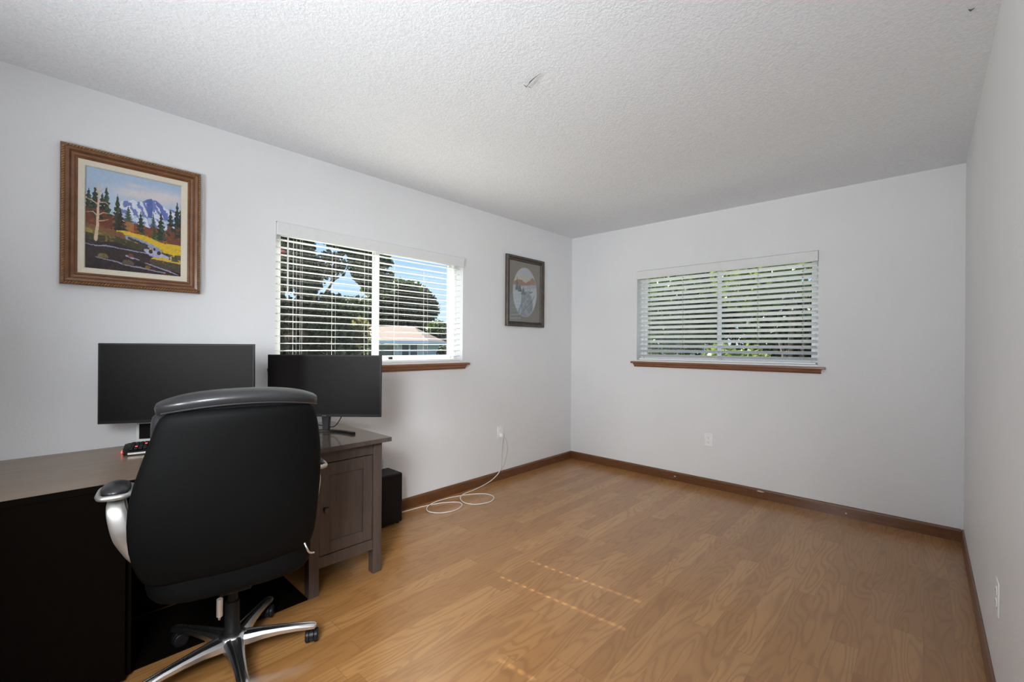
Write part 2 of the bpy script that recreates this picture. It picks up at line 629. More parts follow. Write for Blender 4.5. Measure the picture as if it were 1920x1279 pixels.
class WB(MB):
    def __init__(self, tw):
        super().__init__()
        self.tw = tw

    def b(self, u0, u1, d0, d1, z0, z1):
        vs = [self.tw(u, d, z) for z in (z0, z1) for d in (d0, d1) for u in (u0, u1)]
        fs = [(0, 2, 3, 1), (4, 5, 7, 6), (0, 1, 5, 4), (2, 6, 7, 3), (0, 4, 6, 2), (1, 3, 7, 5)]
        return self.add(vs, fs)

    def frame(self, u0, u1, z0, z1, w, d0, d1):
        self.b(u0, u0 + w, d0, d1, z0, z1)
        self.b(u1 - w, u1, d0, d1, z0, z1)
        self.b(u0 + w, u1 - w, d0, d1, z0, z0 + w)
        self.b(u0 + w, u1 - w, d0, d1, z1 - w, z1)
        return self


def window(name, axis, u0, u1, meet):
    tw = to_world(axis)
    root = empty(name, tw((u0 + u1) / 2, 0.11, WZ0))
    tag(root, kind='structure')

    def reg(o):
        o.parent = root
        o.location = -root.location
        return o
    m = WB(tw).frame(u0, u1, WZ0, WZ1, 0.030, 0.085, 0.145)
    reg(m.build('window_frame', MT['white'], bevel=0.003))
    s = WB(tw).frame(u0 + 0.03, meet + 0.02, WZ0 + 0.03, WZ1 - 0.03, 0.032, 0.095, 0.113)
    reg(s.build('sash', MT['white'], bevel=0.003))
    s = WB(tw).frame(meet - 0.02, u1 - 0.03, WZ0 + 0.03, WZ1 - 0.03, 0.032, 0.116, 0.134)
    reg(s.build('sash', MT['white'], bevel=0.003))
    g = WB(tw).b(u0 + 0.06, meet - 0.01, 0.102, 0.105, WZ0 + 0.06, WZ1 - 0.06)
    reg(g.build('pane', MT['glass']))
    g = WB(tw).b(meet + 0.01, u1 - 0.06, 0.123, 0.126, WZ0 + 0.06, WZ1 - 0.06)
    reg(g.build('pane', MT['glass']))
    if axis == 'L':
        k = WB(tw).b(meet + 0.10, meet + 0.125, 0.075, 0.096, WZ0 + 0.035, WZ0 + 0.058)
        o = reg(k.build('latch', MT['black'], bevel=0.003))
        o['label'] = 'small black latch'
    # white liner under the blind and wooden stool with moulding below
    ln = WB(tw).b(u0 + 0.0005, u1 - 0.0005, 0.0, 0.085, WZ0, WZ0 + 0.012)
    reg(ln.build('sill_liner', MT['white']))
    st = MB()
    a, b_ = u0 - 0.045, u1 + 0.045
    for (ua, ub, d, za, zb) in ((a, b_, 0.044, WZ0 - 0.020, WZ0 - 0.002),):
        prof = [(0, za), (-d + 0.004, za), (-d, za + 0.004), (-d, zb - 0.004), (-d + 0.004, zb), (0, zb)]
        st.loft([[tw(ua, q, z) for q, z in prof], [tw(ub, q, z) for q, z in prof]])
    prof = [(0, WZ0 - 0.054), (-0.010, WZ0 - 0.054), (-0.020, WZ0 - 0.040), (-0.034, WZ0 - 0.030), (-0.038, WZ0 - 0.0202), (0, WZ0 - 0.0202)]
    st.loft([[tw(a + 0.025, q, z) for q, z in prof], [tw(b_ - 0.025, q, z) for q, z in prof]])
    reg(st.build('window_sill', MT['sill']))
    return root


window('window_1', 'L', LW[0], LW[1], 1.735)
window('window_2', 'B', BW[0], BW[1], -1.355)


def blind(name, axis, u0, u1, holes, tilt, wand_u, label, solid=()):
    """2 inch blind: tilt > 0 raises the room-side edge"""
    tw = to_world(axis)
    root = empty(name, tw((u0 + u1) / 2, 0.04, WZ0 + 0.012))
    tag(root, label, 'blind', 'white slatted window blinds')

    def reg(o):
        o.parent = root
        o.location = -root.location
        return o
    dc = 0.042
    top = WZ1 - 0.005
    reg(WB(tw).b(u0 + 0.004, u1 - 0.004, 0.012, 0.070, top - 0.045, top).build('headrail', MT['blind']))
    v = WB(tw)
    v.b(u0 - 0.002, u1 + 0.002, -0.020, -0.011, top - 0.078, top)
    v.b(u0 - 0.002, u0 + 0.007, -0.011, 0.010, top - 0.078, top)
    v.b(u1 - 0.007, u1 + 0.002, -0.011, 0.010, top - 0.078, top)
    reg(v.build('valance', MT['valance'], bevel=0.002))
    z = top - 0.095
    zb = WZ0 + 0.036
    n = 17
    dz = (z - zb - 0.020) / (n - 1)
    hw, th = 0.0250, 0.0028
    ct, st_ = math.cos(tilt), math.sin(tilt)
    e0, e1 = u0 + 0.012, u1 - 0.012
    cuts = sorted(holes)
    segs = []
    p = e0
    for h in cuts:
        if h in solid:
            continue
        segs.append((p, h - 0.0035, None))
        segs.append((h - 0.0035, h + 0.0035, 'hole'))
        p = h + 0.0035
    segs.append((p, e1, None))

    def slat(zc):
        m = MB()

        def piece(ua, ub, wa, wb):
            # slightly crowned strip, 4 spans across
            ws_ = [wa + (wb - wa) * k / 3 for k in range(4)]
            ring = []
            for sgn in (1, -1):
                for w in (ws_ if sgn > 0 else ws_[::-1]):
                    crown = 0.0022 * (1 - (w / hw) ** 2)
                    ring.append((w, crown + sgn * th / 2))
            rg = []
            for u in (ua, ub):
                # w > 0 is outwards
                rg.append([tw(u, dc + w * ct + q * st_, zc - w * st_ + q * ct) for w, q in ring])
            m.loft(rg)
        for ua, ub, kind in segs:
            if kind is None:
                piece(ua, ub, -hw, hw)
            else:
                piece(ua, ub, -hw, -0.0085)
                piece(ua, ub, 0.0085, hw)
        return m
    for k in range(n):
        reg(slat(z - k * dz).build('slat', MT['blind']))
    reg(WB(tw).b(e0, e1, dc - 0.025, dc + 0.025, zb - 0.022, zb - 0.006).build('bottom_rail', MT['blind'], bevel=0.003))
    for h in cuts:
        m = MB()
        for dd in (-0.0262, 0.0262):
            m.tube([tw(h + 0.006, dc + dd * ct, top - 0.045), tw(h + 0.006, dc + dd * ct, zb - 0.010)], 0.0008, 5)
        for k in range(n):
            zc = z - k * dz
            m.tube([tw(h + 0.006, dc - 0.0255 * ct, zc - 0.0025 + 0.0255 * st_), tw(h + 0.006, dc + 0.0255 * ct, zc - 0.0025 - 0.0255 * st_)], 0.0006, 4)
        reg(m.build('ladder_cord', MT['cord']))
    if wand_u is not None:
        m = MB()
        m.tube([tw(wand_u, -0.004, top - 0.070), tw(wand_u, -0.004, top - 0.082)], 0.002, 8)
        m.tube([tw(wand_u, -0.004, top - 0.082), tw(wand_u, -0.004, top - 0.47)], [0.0045, 0.0045], 6)
        reg(m.build('tilt_wand', MT['blind']))
        m = MB()
        for q in (0.0, 0.012):
            m.tube([tw(wand_u + 0.075 + q, -0.003, top - 0.07), tw(wand_u + 0.075 + q, -0.003, WZ0 + 0.05)], 0.0009, 5)
        reg(m.build('lift_cord', MT['cord']))
    return root


blind('window_blind', 'L', LW[0] + 0.004, LW[1] - 0.004, [1.122, 1.375, 1.614, 1.860, 2.130, 2.365], R(-1.5), 1.068,
      'white slatted blind with open flat slats on the window behind the monitors', solid=(1.375, 2.130, 2.365))
blind('window_blind', 'B', BW[0] + 0.004, BW[1] - 0.004, [-1.99, -1.66, -1.35, -1.03, -0.71], R(27), None,
      'white slatted blind with tilted slats on the window of the far wall')


# ------------------------------------------------------------------ pictures
def fbm(nx, ny, seed, scale=4.0, octv=4):
    rng = np.random.RandomState(seed)
    out = np.zeros((ny, nx))
    amp, tot = 1.0, 0.0
    for o_ in range(octv):
        gx, gy = int(scale * 2 ** o_) + 2, int(scale * 2 ** o_) + 2
        g = rng.rand(gy, gx)
        X = np.linspace(0, gx - 1.001, nx)
        Y = np.linspace(0, gy - 1.001, ny)
        xi, yi = X.astype(int), Y.astype(int)
        xf, yf = X - xi, Y - yi
        xf, yf = xf * xf * (3 - 2 * xf), yf * yf * (3 - 2 * yf)
        a = g[yi][:, xi] * (1 - xf) + g[yi][:, xi + 1] * xf
        b_ = g[yi + 1][:, xi] * (1 - xf) + g[yi + 1][:, xi + 1] * xf
        out += amp * (a * (1 - yf)[:, None] + b_ * yf[:, None])
        tot += amp
        amp *= 0.55
    return out / tot


class Paint:
    def __init__(self, nx, ny, asp):
        self.nx, self.ny = nx, ny
        self.U, self.V = np.meshgrid(np.linspace(0, 1, nx), np.linspace(0, 1, ny))
        self.asp = asp
        self.C = np.zeros((ny, nx, 3))
        self.n1 = fbm(nx, ny, 3, 5, 5)
        self.n2 = fbm(nx, ny, 8, 22, 4)
        self.n3 = fbm(nx, ny, 12, 50, 2)

    def put(self, mask, col, var=0.0, alpha=1.0):
        c = np.array(srgb(*col)[:3])
        k = (1 + var * (self.n3 - 0.5) * 2)[..., None]
        a = np.clip(mask.astype(float) * alpha, 0, 1)[..., None]
        self.C = self.C * (1 - a) + np.clip(c * k, 0, 1) * a

    def line(self, pts, w, col, var=0.1, wob=0.004):
        U = self.U + (self.n2 - .5) * wob * 2
        V = self.V + (self.n3 - .5) * wob * 2
        msk = np.zeros_like(U, bool)
        for (x0, y0, w0), (x1, y1, w1) in [((*a, wa), (*b_, wb)) for a, b_, wa, wb in zip(pts[:-1], pts[1:], w[:-1], w[1:])]:
            dx, dy = x1 - x0, y1 - y0
            L = dx * dx + dy * dy + 1e-9
            t = np.clip(((U - x0) * dx + (V - y0) * dy) / L, 0, 1)
            d = np.hypot(U - x0 - t * dx, V - y0 - t * dy)
            msk |= d < (w0 + (w1 - w0) * t)
        self.put(msk, col, var)

    def curve(self, xs, ys, wob=0.0):
        return np.interp(self.U, xs, ys) + (self.n2 - .5) * wob

    def pine(self, x, base, top, w, col, seed=0):
        t = (self.V - base) / (top - base)
        saw = 0.75 + 0.25 * np.sin(t * 42 + seed) + (self.n3 - .5) * 0.9
        hw = w * (1 - t) ** 0.8 * saw
        m = (t > 0) & (t < 1) & (np.abs(self.U - x) < hw)
        self.put(m, col, 0.5)
        m2 = m & (self.U > x) & (self.n3 > 0.58)
        self.put(m2, tuple(min(255, c + 28) for c in col), 0.2, 0.6)

    def to_object(self, name, w, h, mat, parent, tw):
        nx, ny = self.nx, self.ny
        us = np.linspace(0, w, nx)
        vs = np.linspace(0, h, ny)
        verts = [tw(u, v) for v in vs for u in us]
        faces = [(j * nx + i, j * nx + i + 1, (j + 1) * nx + i + 1, (j + 1) * nx + i) for j in range(ny - 1) for i in range(nx - 1)]
        o = mesh_obj(name, verts, faces, mat, parent, True)
        a = o.data.color_attributes.new('paint', 'FLOAT_COLOR', 'POINT')
        rgba = np.concatenate([np.clip(self.C, 0, 1).reshape(-1, 3), np.ones((nx * ny, 1))], 1).astype(np.float32)
        a.data.foreach_set('color', rgba.ravel())
        return o


def mountain_painting():
    P = Paint(250, 280, 1.0)
    P.V = np.interp(P.V, [0, .24, .40, .80, 1.0], [0, .20, .30, .715, 1.0])
    U, V = P.U, P.V
    n1, n2, n3 = P.n1, P.n2, P.n3
    P.put(V > -1, (164, 186, 212), 0.06)
    P.put(V > -1, (196, 208, 222), 0.05, np.clip((0.92 - V) * 1.4, 0, 1) * np.clip((n1 - 0.35) * 3, 0, 1))
    cl = np.exp(-((U - 0.55) / 0.28) ** 2 - ((V - 0.74) / 0.07) ** 2) + np.exp(-((U - 0.85) / 0.25) ** 2 - ((V - 0.78) / 0.09) ** 2) + 0.7 * np.exp(-((U - 0.5) / 0.1) ** 2 - ((V - 0.86) / 0.03) ** 2)
    P.put(V > -1, (214, 206, 206), 0.05, np.clip(cl * (0.4 + n1), 0, 0.9))
    # snowy mountain
    ridge = P.curve([0, .33, .36, .42, .47, .50, .56, .62, .66, .72, .78, .84, .90, 1.0], [.50, .60, .64, .645, .67, .655, .66, .70, .715, .70, .66, .625, .635, .60], 0.012)
    mt = (V < ridge) & (V > 0.40) & (U > 0.30)
    P.put(mt, (214, 218, 232), 0.08)
    sh = mt & (np.sin(U * 62 + V * 48 + n1 * 16 + (n2 - .5) * 5) > 0.25) & (n1 > 0.40)
    P.put(sh, (112, 128, 184), 0.15)
    P.put(mt & (np.abs(U - 0.63 - (0.70 - V) * 0.12 + (n2 - .5) * .06) < 0.035), (88, 104, 168), 0.15)
    P.put(mt & (np.abs(U - 0.74 - (0.68 - V) * 0.55 + (n2 - .5) * .05) < 0.025), (96, 112, 176), 0.15)
    P.put(mt & (V < 0.50) & (n2 > 0.45), (170, 186, 208), 0.1)
    # autumn bushes
    bush = P.curve([0, .1, .25, .38, .45, .55, .62, .7, .78, .9, 1.0], [.50, .52, .48, .42, .44, .41, .40, .42, .36, .43, .44], 0.07)
    P.put((V < bush) & (V > 0.20), (118, 66, 44), 0.35)
    P.put((V < bush - 0.02) & (V > 0.2) & (n2 > 0.52), (150, 88, 54), 0.3)
    P.put((V < bush) & (U > .38) & (U < .48) & (V > .3), (156, 104, 66), 0.3)
    # pines
    for x, b_, t, w, c in ((.03, .42, .71, .075, (46, 58, 46)), (.09, .40, .745, .085, (44, 56, 44)), (.20, .38, .765, .075, (50, 64, 48)), (.16, .40, .68, .07, (40, 50, 40)),
                           (.31, .32, .70, .07, (52, 62, 46)), (.34, .27, .54, .09, (48, 44, 34)), (.42, .42, .585, .055, (66, 84, 66)), (.55, .30, .56, .055, (40, 56, 40)),
                           (.685, .40, .56, .03, (74, 92, 84)), (.77, .28, .58, .075, (44, 58, 42)), (.70, .26, .42, .05, (62, 72, 42)), (.88, .33, .65, .06, (42, 54, 46)), (.955, .30, .74, .075, (44, 56, 46)), (.99, .3, .66, .05, (44, 54, 46))):
        P.pine(x, b_, t, w, c, x * 90)
    P.put((V > .28) & (V < .50) & (U < .26) & (n2 > .46), (104, 56, 40), 0.3)
    P.put((V > .26) & (V < .44) & (U > .84) & (n2 > .5), (112, 66, 50), 0.3)
    # meadow and banks
    mead = P.curve([0, .2, .38, .5, .65, .8, 1.0], [.30, .30, .318, .305, .29, .262, .262], 0.012)
    P.put((V < mead) & (U > .30), (212, 176, 44), 0.15)
    P.put((V < mead - .03) & (U > .38) & (n2 > .55), (176, 148, 40), 0.2)
    lb = P.curve([0, .12, .3, .42, .5, 1.0], [.345, .33, .30, .285, .24, .2], 0.02)
    P.put((V < lb) & (U < .52), (112, 100, 52), 0.3)
    P.put((V < lb) & (V > lb - .035) & (U < .4), (122, 84, 54), 0.3)
    P.put((V < lb - .05) & (U < .45) & (n2 > .5), (150, 130, 66), 0.25)
    # far water edge and falls
    bank = P.curve([0, .15, .3, .45, .58, .72, .85, 1.0], [.235, .225, .235, .21, .20, .17, .16, .14], 0.015)
    P.put(V < bank, (52, 40, 40), 0.3)
    P.put((V < bank + .035) & (V > bank - .005) & (n2 > .38), (64, 62, 42), 0.45)
    P.line([(.40, .272), (.50, .262), (.60, .245), (.70, .225), (.76, .20)], [.012, .014, .014, .018, .02], (140, 148, 176), 0.25)
    P.line([(.42, .268), (.52, .25), (.62, .232)], [.007, .009, .01], (60, 58, 62), 0.3)
    P.line([(.60, .20), (.66, .185), (.74, .175), (.84, .155), (.95, .135)], [.012, .024, .026, .018, .01], (170, 172, 200), 0.25)
    P.put((np.hypot((U - .66) / 1.4, V - .195) < .016) | (np.hypot((U - .75) / 1.4, V - .19) < .016) | (np.hypot((U - .70) / 1.2, V - .215) < .01), (54, 46, 44), 0.3)
    # pool
    P.put((V < bank - .03) & (n1 > .5), (74, 40, 32), 0.3)
    P.put((V < .09) & (n2 > .42), (40, 30, 32), 0.3)
    P.line([(0, .198), (.1, .192), (.2, .20), (.35, .19), (.5, .182), (.62, .175), (.74, .14), (.86, .12), (1, .105)], [.003, .004, .005, .003, .005, .004, .006, .007, .003], (150, 152, 182), 0.2)
    P.line([(.10, .098), (.2, .085), (.3, .075), (.42, .052), (.55, .045), (.68, .03), (.82, .02)], [.003, .004, .006, .004, .007, .005, .004], (142, 136, 158), 0.2)
    P.line([(.40, .135), (.46, .122), (.54, .11)], [.006, .006, .003], (160, 160, 186), 0.2)
    P.line([(.60, .09), (.72, .065), (.86, .04), (.97, .01)], [.004, .005, .006, .003], (146, 148, 178), 0.2)
    for x, y, a, c in ((.17, .108, .052, (112, 98, 56)), (.42, .07, .062, (92, 80, 60)), (.45, .14, .03, (120, 60, 44)), (.63, .055, .03, (120, 90, 40)), (.70, .115, .05, (86, 76, 56))):
        P.put((np.hypot((U - x), (V - y) * 2.0 + (n2 - .5) * .03) < a) & (V > y - .012), c, 0.35)
    rb = P.curve([.6, .68, .78, .9, 1.0], [.10, .145, .155, .145, .15], 0.012)
    P.put((V < rb) & (U > .66) & (V > .125 - (U - .62) * .11), (206, 168, 48), 0.2)
    P.put((V < .135 - (U - .66) * .07) & (V > .085 - (U - .66) * .17) & (U > .66) & (n2 > .32), (74, 66, 50), 0.45)
    P.put((U > .86) & (V > .13) & (V < .19) & (n2 > .40), (78, 76, 58), 0.4)
    # small deer
    P.put(np.hypot((U - .46) / 1.6, V - .318) < .012, (176, 84, 40), .1)
    P.put(np.hypot((U - .54) / 1.8, V - .315) < .013, (120, 60, 34), .1)
    # bare birch
    P.line([(.10, .24), (.115, .33), (.118, .5), (.125, .62), (.135, .80)], [.018, .014, .011, .008, .003], (206, 178, 150), .12, .002)
    for q in (((.118, .43), (.07, .47), (.01, .455)), ((.12, .44), (.17, .475), (.26, .47)), ((.12, .55), (.06, .585), (0.0, .60)), ((.123, .575), (.19, .585), (.25, .545)),
              ((.128, .66), (.10, .72), (.06, .74)), ((.13, .68), (.17, .72), (.20, .75)), ((.117, .38), (.17, .39), (.22, .41))):
        P.line(list(q), [.006, .004, .0022], (198, 168, 140), .12, .002)
    return P


# placed on the left wall; u grows towards the back of the room
def wall_picture_frame(y0, y1, z0, z1, w, depth, prof, name, parent, mat):
    """mitred moulding; prof = [(inset 0..1, height 0..1)] from the outer edge to the inner edge"""
    m = MB()
    rings = []
    for ins, hh in prof:
        i = ins * w
        x = XL + 0.004 + hh * depth
        rings.append([(x, y0 + i, z0 + i), (x, y1 - i, z0 + i), (x, y1 - i, z1 - i), (x, y0 + i, z1 - i)])
    m.loft(rings + [rings[0]], caps=False)
    return m.build(name, mat, parent, bevel=0.0)


py0, py1, pz0, pz1 = 0.080, 0.612, 1.512, 2.155
pr = empty('framed_painting', (XL, (py0 + py1) / 2, pz0))
tag(pr, 'large brown framed mountain and stream painting on the wall above the left monitor', 'painting')


def child(o, root):
    o.parent = root
    o.location = -root.location
    return o


child(wall_picture_frame(py0, py1, pz0, pz1, 0.058, 0.036, [(0, 0), (0, .55), (.08, .72), (.22, .78), (.30, 1.0), (.48, .92), (.62, .62), (.80, .56), (.86, .66), (1.0, .5), (1.0, .0)], 'frame', pr, MT['frame_walnut']), pr)
# rope beading along the outer rim
m = MB()
for (a0, a1, fixed, vert) in ((pz0 + .015, pz1 - .015, py0 + 0.009, True), (pz0 + .015, pz1 - .015, py1 - 0.009, True), (py0 + .015, py1 - .015, pz0 + 0.009, False), (py0 + .015, py1 - .015, pz1 - 0.009, False)):
    nn = int((a1 - a0) / 0.011)
    for k in range(nn):
        t = a0 + (a1 - a0) * (k + .5) / nn
        c = (XL + 0.031, fixed, t) if vert else (XL + 0.031, t, fixed)
        s = 0.0032
        d = (0.0, 0.0055, 0.006) if vert else (0.0, 0.006, 0.0055)
        m.tube([(c[0], c[1] - d[1], c[2] - d[2]), (c[0] + .0015, c[1], c[2]), (c[0], c[1] + d[1], c[2] + d[2])], [s * .5, s, s * .5], 6)
child(m.build('beading', MT['frame_gilt'], pr, smooth=True), pr)
li = 0.058
child(wall_picture_frame(py0 + li, py1 - li, pz0 + li, pz1 - li, 0.026, 0.020, [(0, 0), (0, .85), (.85, .70), (1.0, .5), (1.0, 0)], 'liner', pr, MT['liner']), pr)
ci = li + 0.026
pw, ph = (py1 - py0) - 2 * ci, (pz1 - pz0) - 2 * ci
cv = mountain_painting().to_object('canvas', pw, ph, MT['canvas'], pr, lambda u, v: (XL + 0.010, py0 + ci + u, pz0 + ci + v))
child(cv, pr)

qy0, qy1, qz0, qz1 = 3.005, 3.560, 1.430, 2.106
qr = empty('framed_print', (XL, (qy0 + qy1) / 2, qz0))
tag(qr, 'dark framed winter stream print in an oval taupe mat, beside the room corner', 'picture')
child(wall_picture_frame(qy0, qy1, qz0, qz1, 0.048, 0.030, [(0, 0), (0, .7), (.15, 1.0), (.45, .9), (.55, .5), (.75, .45), (.85, .7), (1.0, .4), (1.0, 0)], 'frame', qr, MT['frame_dark']), qr)


def winter_print():
    P = Paint(190, 250, 1.0)
    U, V = P.U, P.V
    n1, n2 = P.n1, P.n2
    P.put(V > -1, (122, 106, 94), 0.03)
    el = ((U - .50) / .375) ** 2 + ((V - .50) / .405) ** 2
    P.put(el < 1.05, (196, 178, 160))
    ins = el < 1.0
    S = P.C.copy()
    P.put(ins, (196, 204, 218), .05)
    P.put(ins & (V > .6), (216, 206, 190), .05, np.clip(1 - np.abs(V - .72) / .10, 0, 1))
    hill = P.curve([0, .2, .3, .4, .5, .6, .7, .8, 1], [.66, .68, .70, .69, .67, .70, .745, .74, .73], .06)
    P.put(ins & (V < hill) & (V > .5), (168, 104, 62), .35)
    snow = P.curve([0, .3, .5, .7, 1], [.60, .615, .61, .64, .66], .02)
    P.put(ins & (V < snow), (206, 206, 214), .06)
    P.put(ins & (V < snow) & (n1 > .55), (178, 180, 196), .06)
    stream = np.abs(U - (.46 + .10 * np.sin((V - .1) * 6))) < np.interp(V, [0, .2, .45, .5, .52], [.26, .22, .16, .05, 0])
    P.put(ins & stream & (V < .52), (134, 142, 160), .12)
    P.put(ins & stream & (V < .48) & (n2 > .55), (168, 172, 188), .1)
    P.line([(.80, .46), (.74, .38), (.66, .32), (.55, .25), (.42, .18)], [.006, .008, .01, .008, .004], (92, 98, 110), .2)
    P.line([(.74, .52), (.66, .50), (.60, .52)], [.01, .012, .006], (100, 104, 112), .2)
    for x, b_, t, w in ((.25, .52, .76, .06), (.33, .50, .64, .07), (.44, .46, .58, .07)):
        t_ = (V - b_) / (t - b_)
        P.put(ins & (t_ > 0) & (t_ < 1) & (np.abs(U - x) < w * (1 - t_) * (.7 + .6 * P.n3)), (78, 90, 92), .35)
    P.C = np.where(ins[..., None], P.C, S)
    return P


qi = 0.046
qw, qh = (qy1 - qy0) - 2 * qi, (qz1 - qz0) - 2 * qi
child(winter_print().to_object('print', qw, qh, MT['print'], qr, lambda u, v: (XL + 0.009, qy0 + qi + u, qz0 + qi + v)), qr)
child(MB().box(XL + 0.0125, XL + 0.0145, qy0 + qi - 0.001, qy1 - qi + 0.001, qz0 + qi - 0.001, qz1 - qi + 0.001).build('glazing', MT['picture_glass'], qr), qr)


# ------------------------------------------------------------------ wall outlets
def outlet(loc, rz, label, socks=2):
    """faces local +x"""
    r = tag(empty('wall_outlet', loc, rz), label, 'outlet', 'white wall outlets')
    m = MB().box(0.0, 0.006, -0.036, 0.036, -0.058, 0.058)
    m.build('cover_plate', MT['plate'], r, bevel=0.003)
    for z in (-0.020, 0.020):
        s = MB().lathe([(0.0, 0.0055), (0.0165, 0.0055), (0.0165, 0.0085), (0.0, 0.0085)], (0, 0, z), 'X', 20)
        so = s.build('socket', MT['plate'], r)
        k = MB()
        for y, h in ((-0.006, 0.008), (0.006, 0.0065)):
            k.box(0.0083, 0.0089, y - 0.0011, y + 0.0011, z - h / 2 + 0.003, z + h / 2 + 0.003)
        k.lathe([(0.0, 0.0083), (0.0022, 0.0083), (0.0022, 0.0089), (0.0, 0.0089)], (0, 0, z - 0.008), 'X', 10)
        k.build('slots', MT['slot'], so)
    return r


outlet((XL, 2.950, 0.437), 0.0, 'white outlet on the window wall with a cord plugged in')
outlet((-1.402, YB, 0.420), R(-90), 'white double outlet alone on the far wall under the window')
outlet((XR, 2.225, 0.405), R(180), 'white outlet low on the near right wall, seen edge-on')
bp = MB().box(XL, XL + 0.004, 1.735, 1.850, 0.300, 0.415)
tag(bp.build('blank_cover_plate', MT['wall'], bevel=0.002), 'plain square blank cover plate on the wall above the black case', 'wall plate')


# ------------------------------------------------------------------ floor cord
def catmull(pts, n=10):
    P = [Vector(p) for p in pts]
    P = [P[0] * 2 - P[1]] + P + [P[-1] * 2 - P[-2]]
    out = []
    for i in range(1, len(P) - 2):
        for k in range(n):
            t = k / n
            a, b_, c, d = P[i - 1], P[i], P[i + 1], P[i + 2]
            out.append(0.5 * ((2 * b_) + (-a + c) * t + (2 * a - 5 * b_ + 4 * c - d) * t * t + (-a + 3 * b_ - 3 * c + d) * t ** 3))
    out.append(P[-2])
    return out


cr_ = tag(empty('power_cord', (XL + 0.2, 2.3, 0)), 'white power cord looped twice on the floor and plugged into the outlet', 'cord')
gz = 0.0042
path = [(-2.84, 1.80, gz), (-2.83, 1.95, gz), (-2.818, 2.06, gz), (-2.775, 2.20, gz), (-2.70, 2.29, gz), (-2.625, 2.27, gz), (-2.585, 2.17, gz), (-2.615, 2.06, gz), (-2.70, 2.01, gz + .001),
        (-2.775, 2.05, gz + .004), (-2.805, 2.13, gz + .010), (-2.825, 2.24, gz + .004), (-2.815, 2.36, gz), (-2.765, 2.49, gz), (-2.68, 2.58, gz), (-2.585, 2.575, gz), (-2.525, 2.48, gz), (-2.56, 2.36, gz),
        (-2.65, 2.32, gz), (-2.745, 2.355, gz + .004), (-2.795, 2.43, gz + .008), (-2.825, 2.56, gz + .002), (-2.852, 2.70, 0.008), (-2.864, 2.83, 0.030), (-2.868, 2.93, 0.085),
        (-2.872, 2.955, 0.18), (-2.868, 2.957, 0.29), (-2.853, 2.952, 0.375), (-2.848, 2.950, 0.405)]
MB().tube(catmull(path, 8), 0.0037, 8).build('cable', MT['cord'], cr_, smooth=True).location = -cr_.location
path = [(-2.848, 2.954, 0.405), (-2.846, 2.985, 0.37), (-2.853, 3.010, 0.30), (-2.866, 3.012, 0.22), (-2.872, 2.990, 0.14), (-2.868, 2.95, 0.098)]
MB().tube(catmull(path, 8), 0.0022, 8).build('cable', MT['cord'], cr_, smooth=True).location = -cr_.location
pl = MB().box(XL + 0.009, XL + 0.038, 2.936, 2.964, 0.402, 0.432)
pl.build('plug', MT['plate'], cr_, bevel=0.004).location = -cr_.location

# ------------------------------------------------------------------ desk (left) and cabinet (right)
DT = 0.740
XF = -2.135
dk = tag(empty('desk', (-2.5, 0.1, 0)), 'long grey-brown desk against the window wall, dark and open underneath', 'desk')


def dchild(o):
    o.parent = dk
    o.location = -dk.location
    return o


dchild(box('tabletop', XL + 0.008, XF - 0.004, -0.30, 0.880, DT - 0.022, DT, MT['desktop']))
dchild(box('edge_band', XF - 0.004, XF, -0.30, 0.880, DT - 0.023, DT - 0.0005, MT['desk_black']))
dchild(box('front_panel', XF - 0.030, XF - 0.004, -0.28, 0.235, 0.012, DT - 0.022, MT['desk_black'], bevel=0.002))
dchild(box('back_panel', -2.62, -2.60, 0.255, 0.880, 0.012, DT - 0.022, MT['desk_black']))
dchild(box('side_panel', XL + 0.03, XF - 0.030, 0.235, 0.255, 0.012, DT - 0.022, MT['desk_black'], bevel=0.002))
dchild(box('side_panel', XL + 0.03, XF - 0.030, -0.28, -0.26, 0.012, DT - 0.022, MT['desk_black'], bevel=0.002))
dchild(box('kneehole_shade', -2.60, -2.195, 0.255, 0.915, 0.0, 0.006, MT['desk_black']))  # thin black sheet on the floor in place of the kneehole's shade

CY0, CY1 = 0.918, 1.312
CXF = -2.190
cb = tag(empty('cabinet', (-2.5, 1.1, 0)), 'dark grey-brown cabinet with one panelled door, at the far end of the desk', 'cabinet')


def cchild(o, p=None):
    o.parent = p or cb
    o.location = (-cb.location) if p is None else (0, 0, 0)
    return o


cchild(box('cabinet_top', XL + 0.008, XF - 0.003, 0.884, 1.338, DT - 0.022, DT, MT['cabinet_top']))
cchild(box('edge_band', XF - 0.003, XF, 0.884, 1.338, DT - 0.022, DT - 0.0005, MT['desk']))
LEG = 0.050
for x0 in (CXF - LEG, XL + 0.04):
    for y0 in (CY0, CY1 - LEG):
        cchild(box('leg', x0, x0 + LEG, y0, y0 + LEG, 0.0, DT - 0.022, MT['desk'], bevel=0.0015))
for za, zb_ in ((0.650, DT - 0.022), (0.130, 0.185)):
    cchild(box('rail', CXF - 0.030, CXF - 0.006, CY0 + LEG, CY1 - LEG, za, zb_, MT['desk'], bevel=0.0015))
m = MB()
m.box(XL + 0.06, CXF - 0.03, CY0 + 0.012, CY0 + 0.026, 0.140, DT - 0.022)
m.box(XL + 0.06, CXF - 0.03, CY1 - 0.026, CY1 - 0.012, 0.140, DT - 0.022)
m.box(XL + 0.06, CXF - 0.034, CY0 + 0.026, CY1 - 0.026, 0.140, 0.155)
m.box(XL + 0.06, XL + 0.07, CY0 + 0.026, CY1 - 0.026, 0.155, DT - 0.022)
cchild(m.build('carcass', MT['desk']))
dy0, dy1, dz0, dz1 = CY0 + LEG + 0.004, CY1 - LEG - 0.003, 0.189, 0.645
dr = MB()
sw = 0.052
dr.box(CXF - 0.026, CXF - 0.008, dy0, dy0 + sw, dz0, dz1)
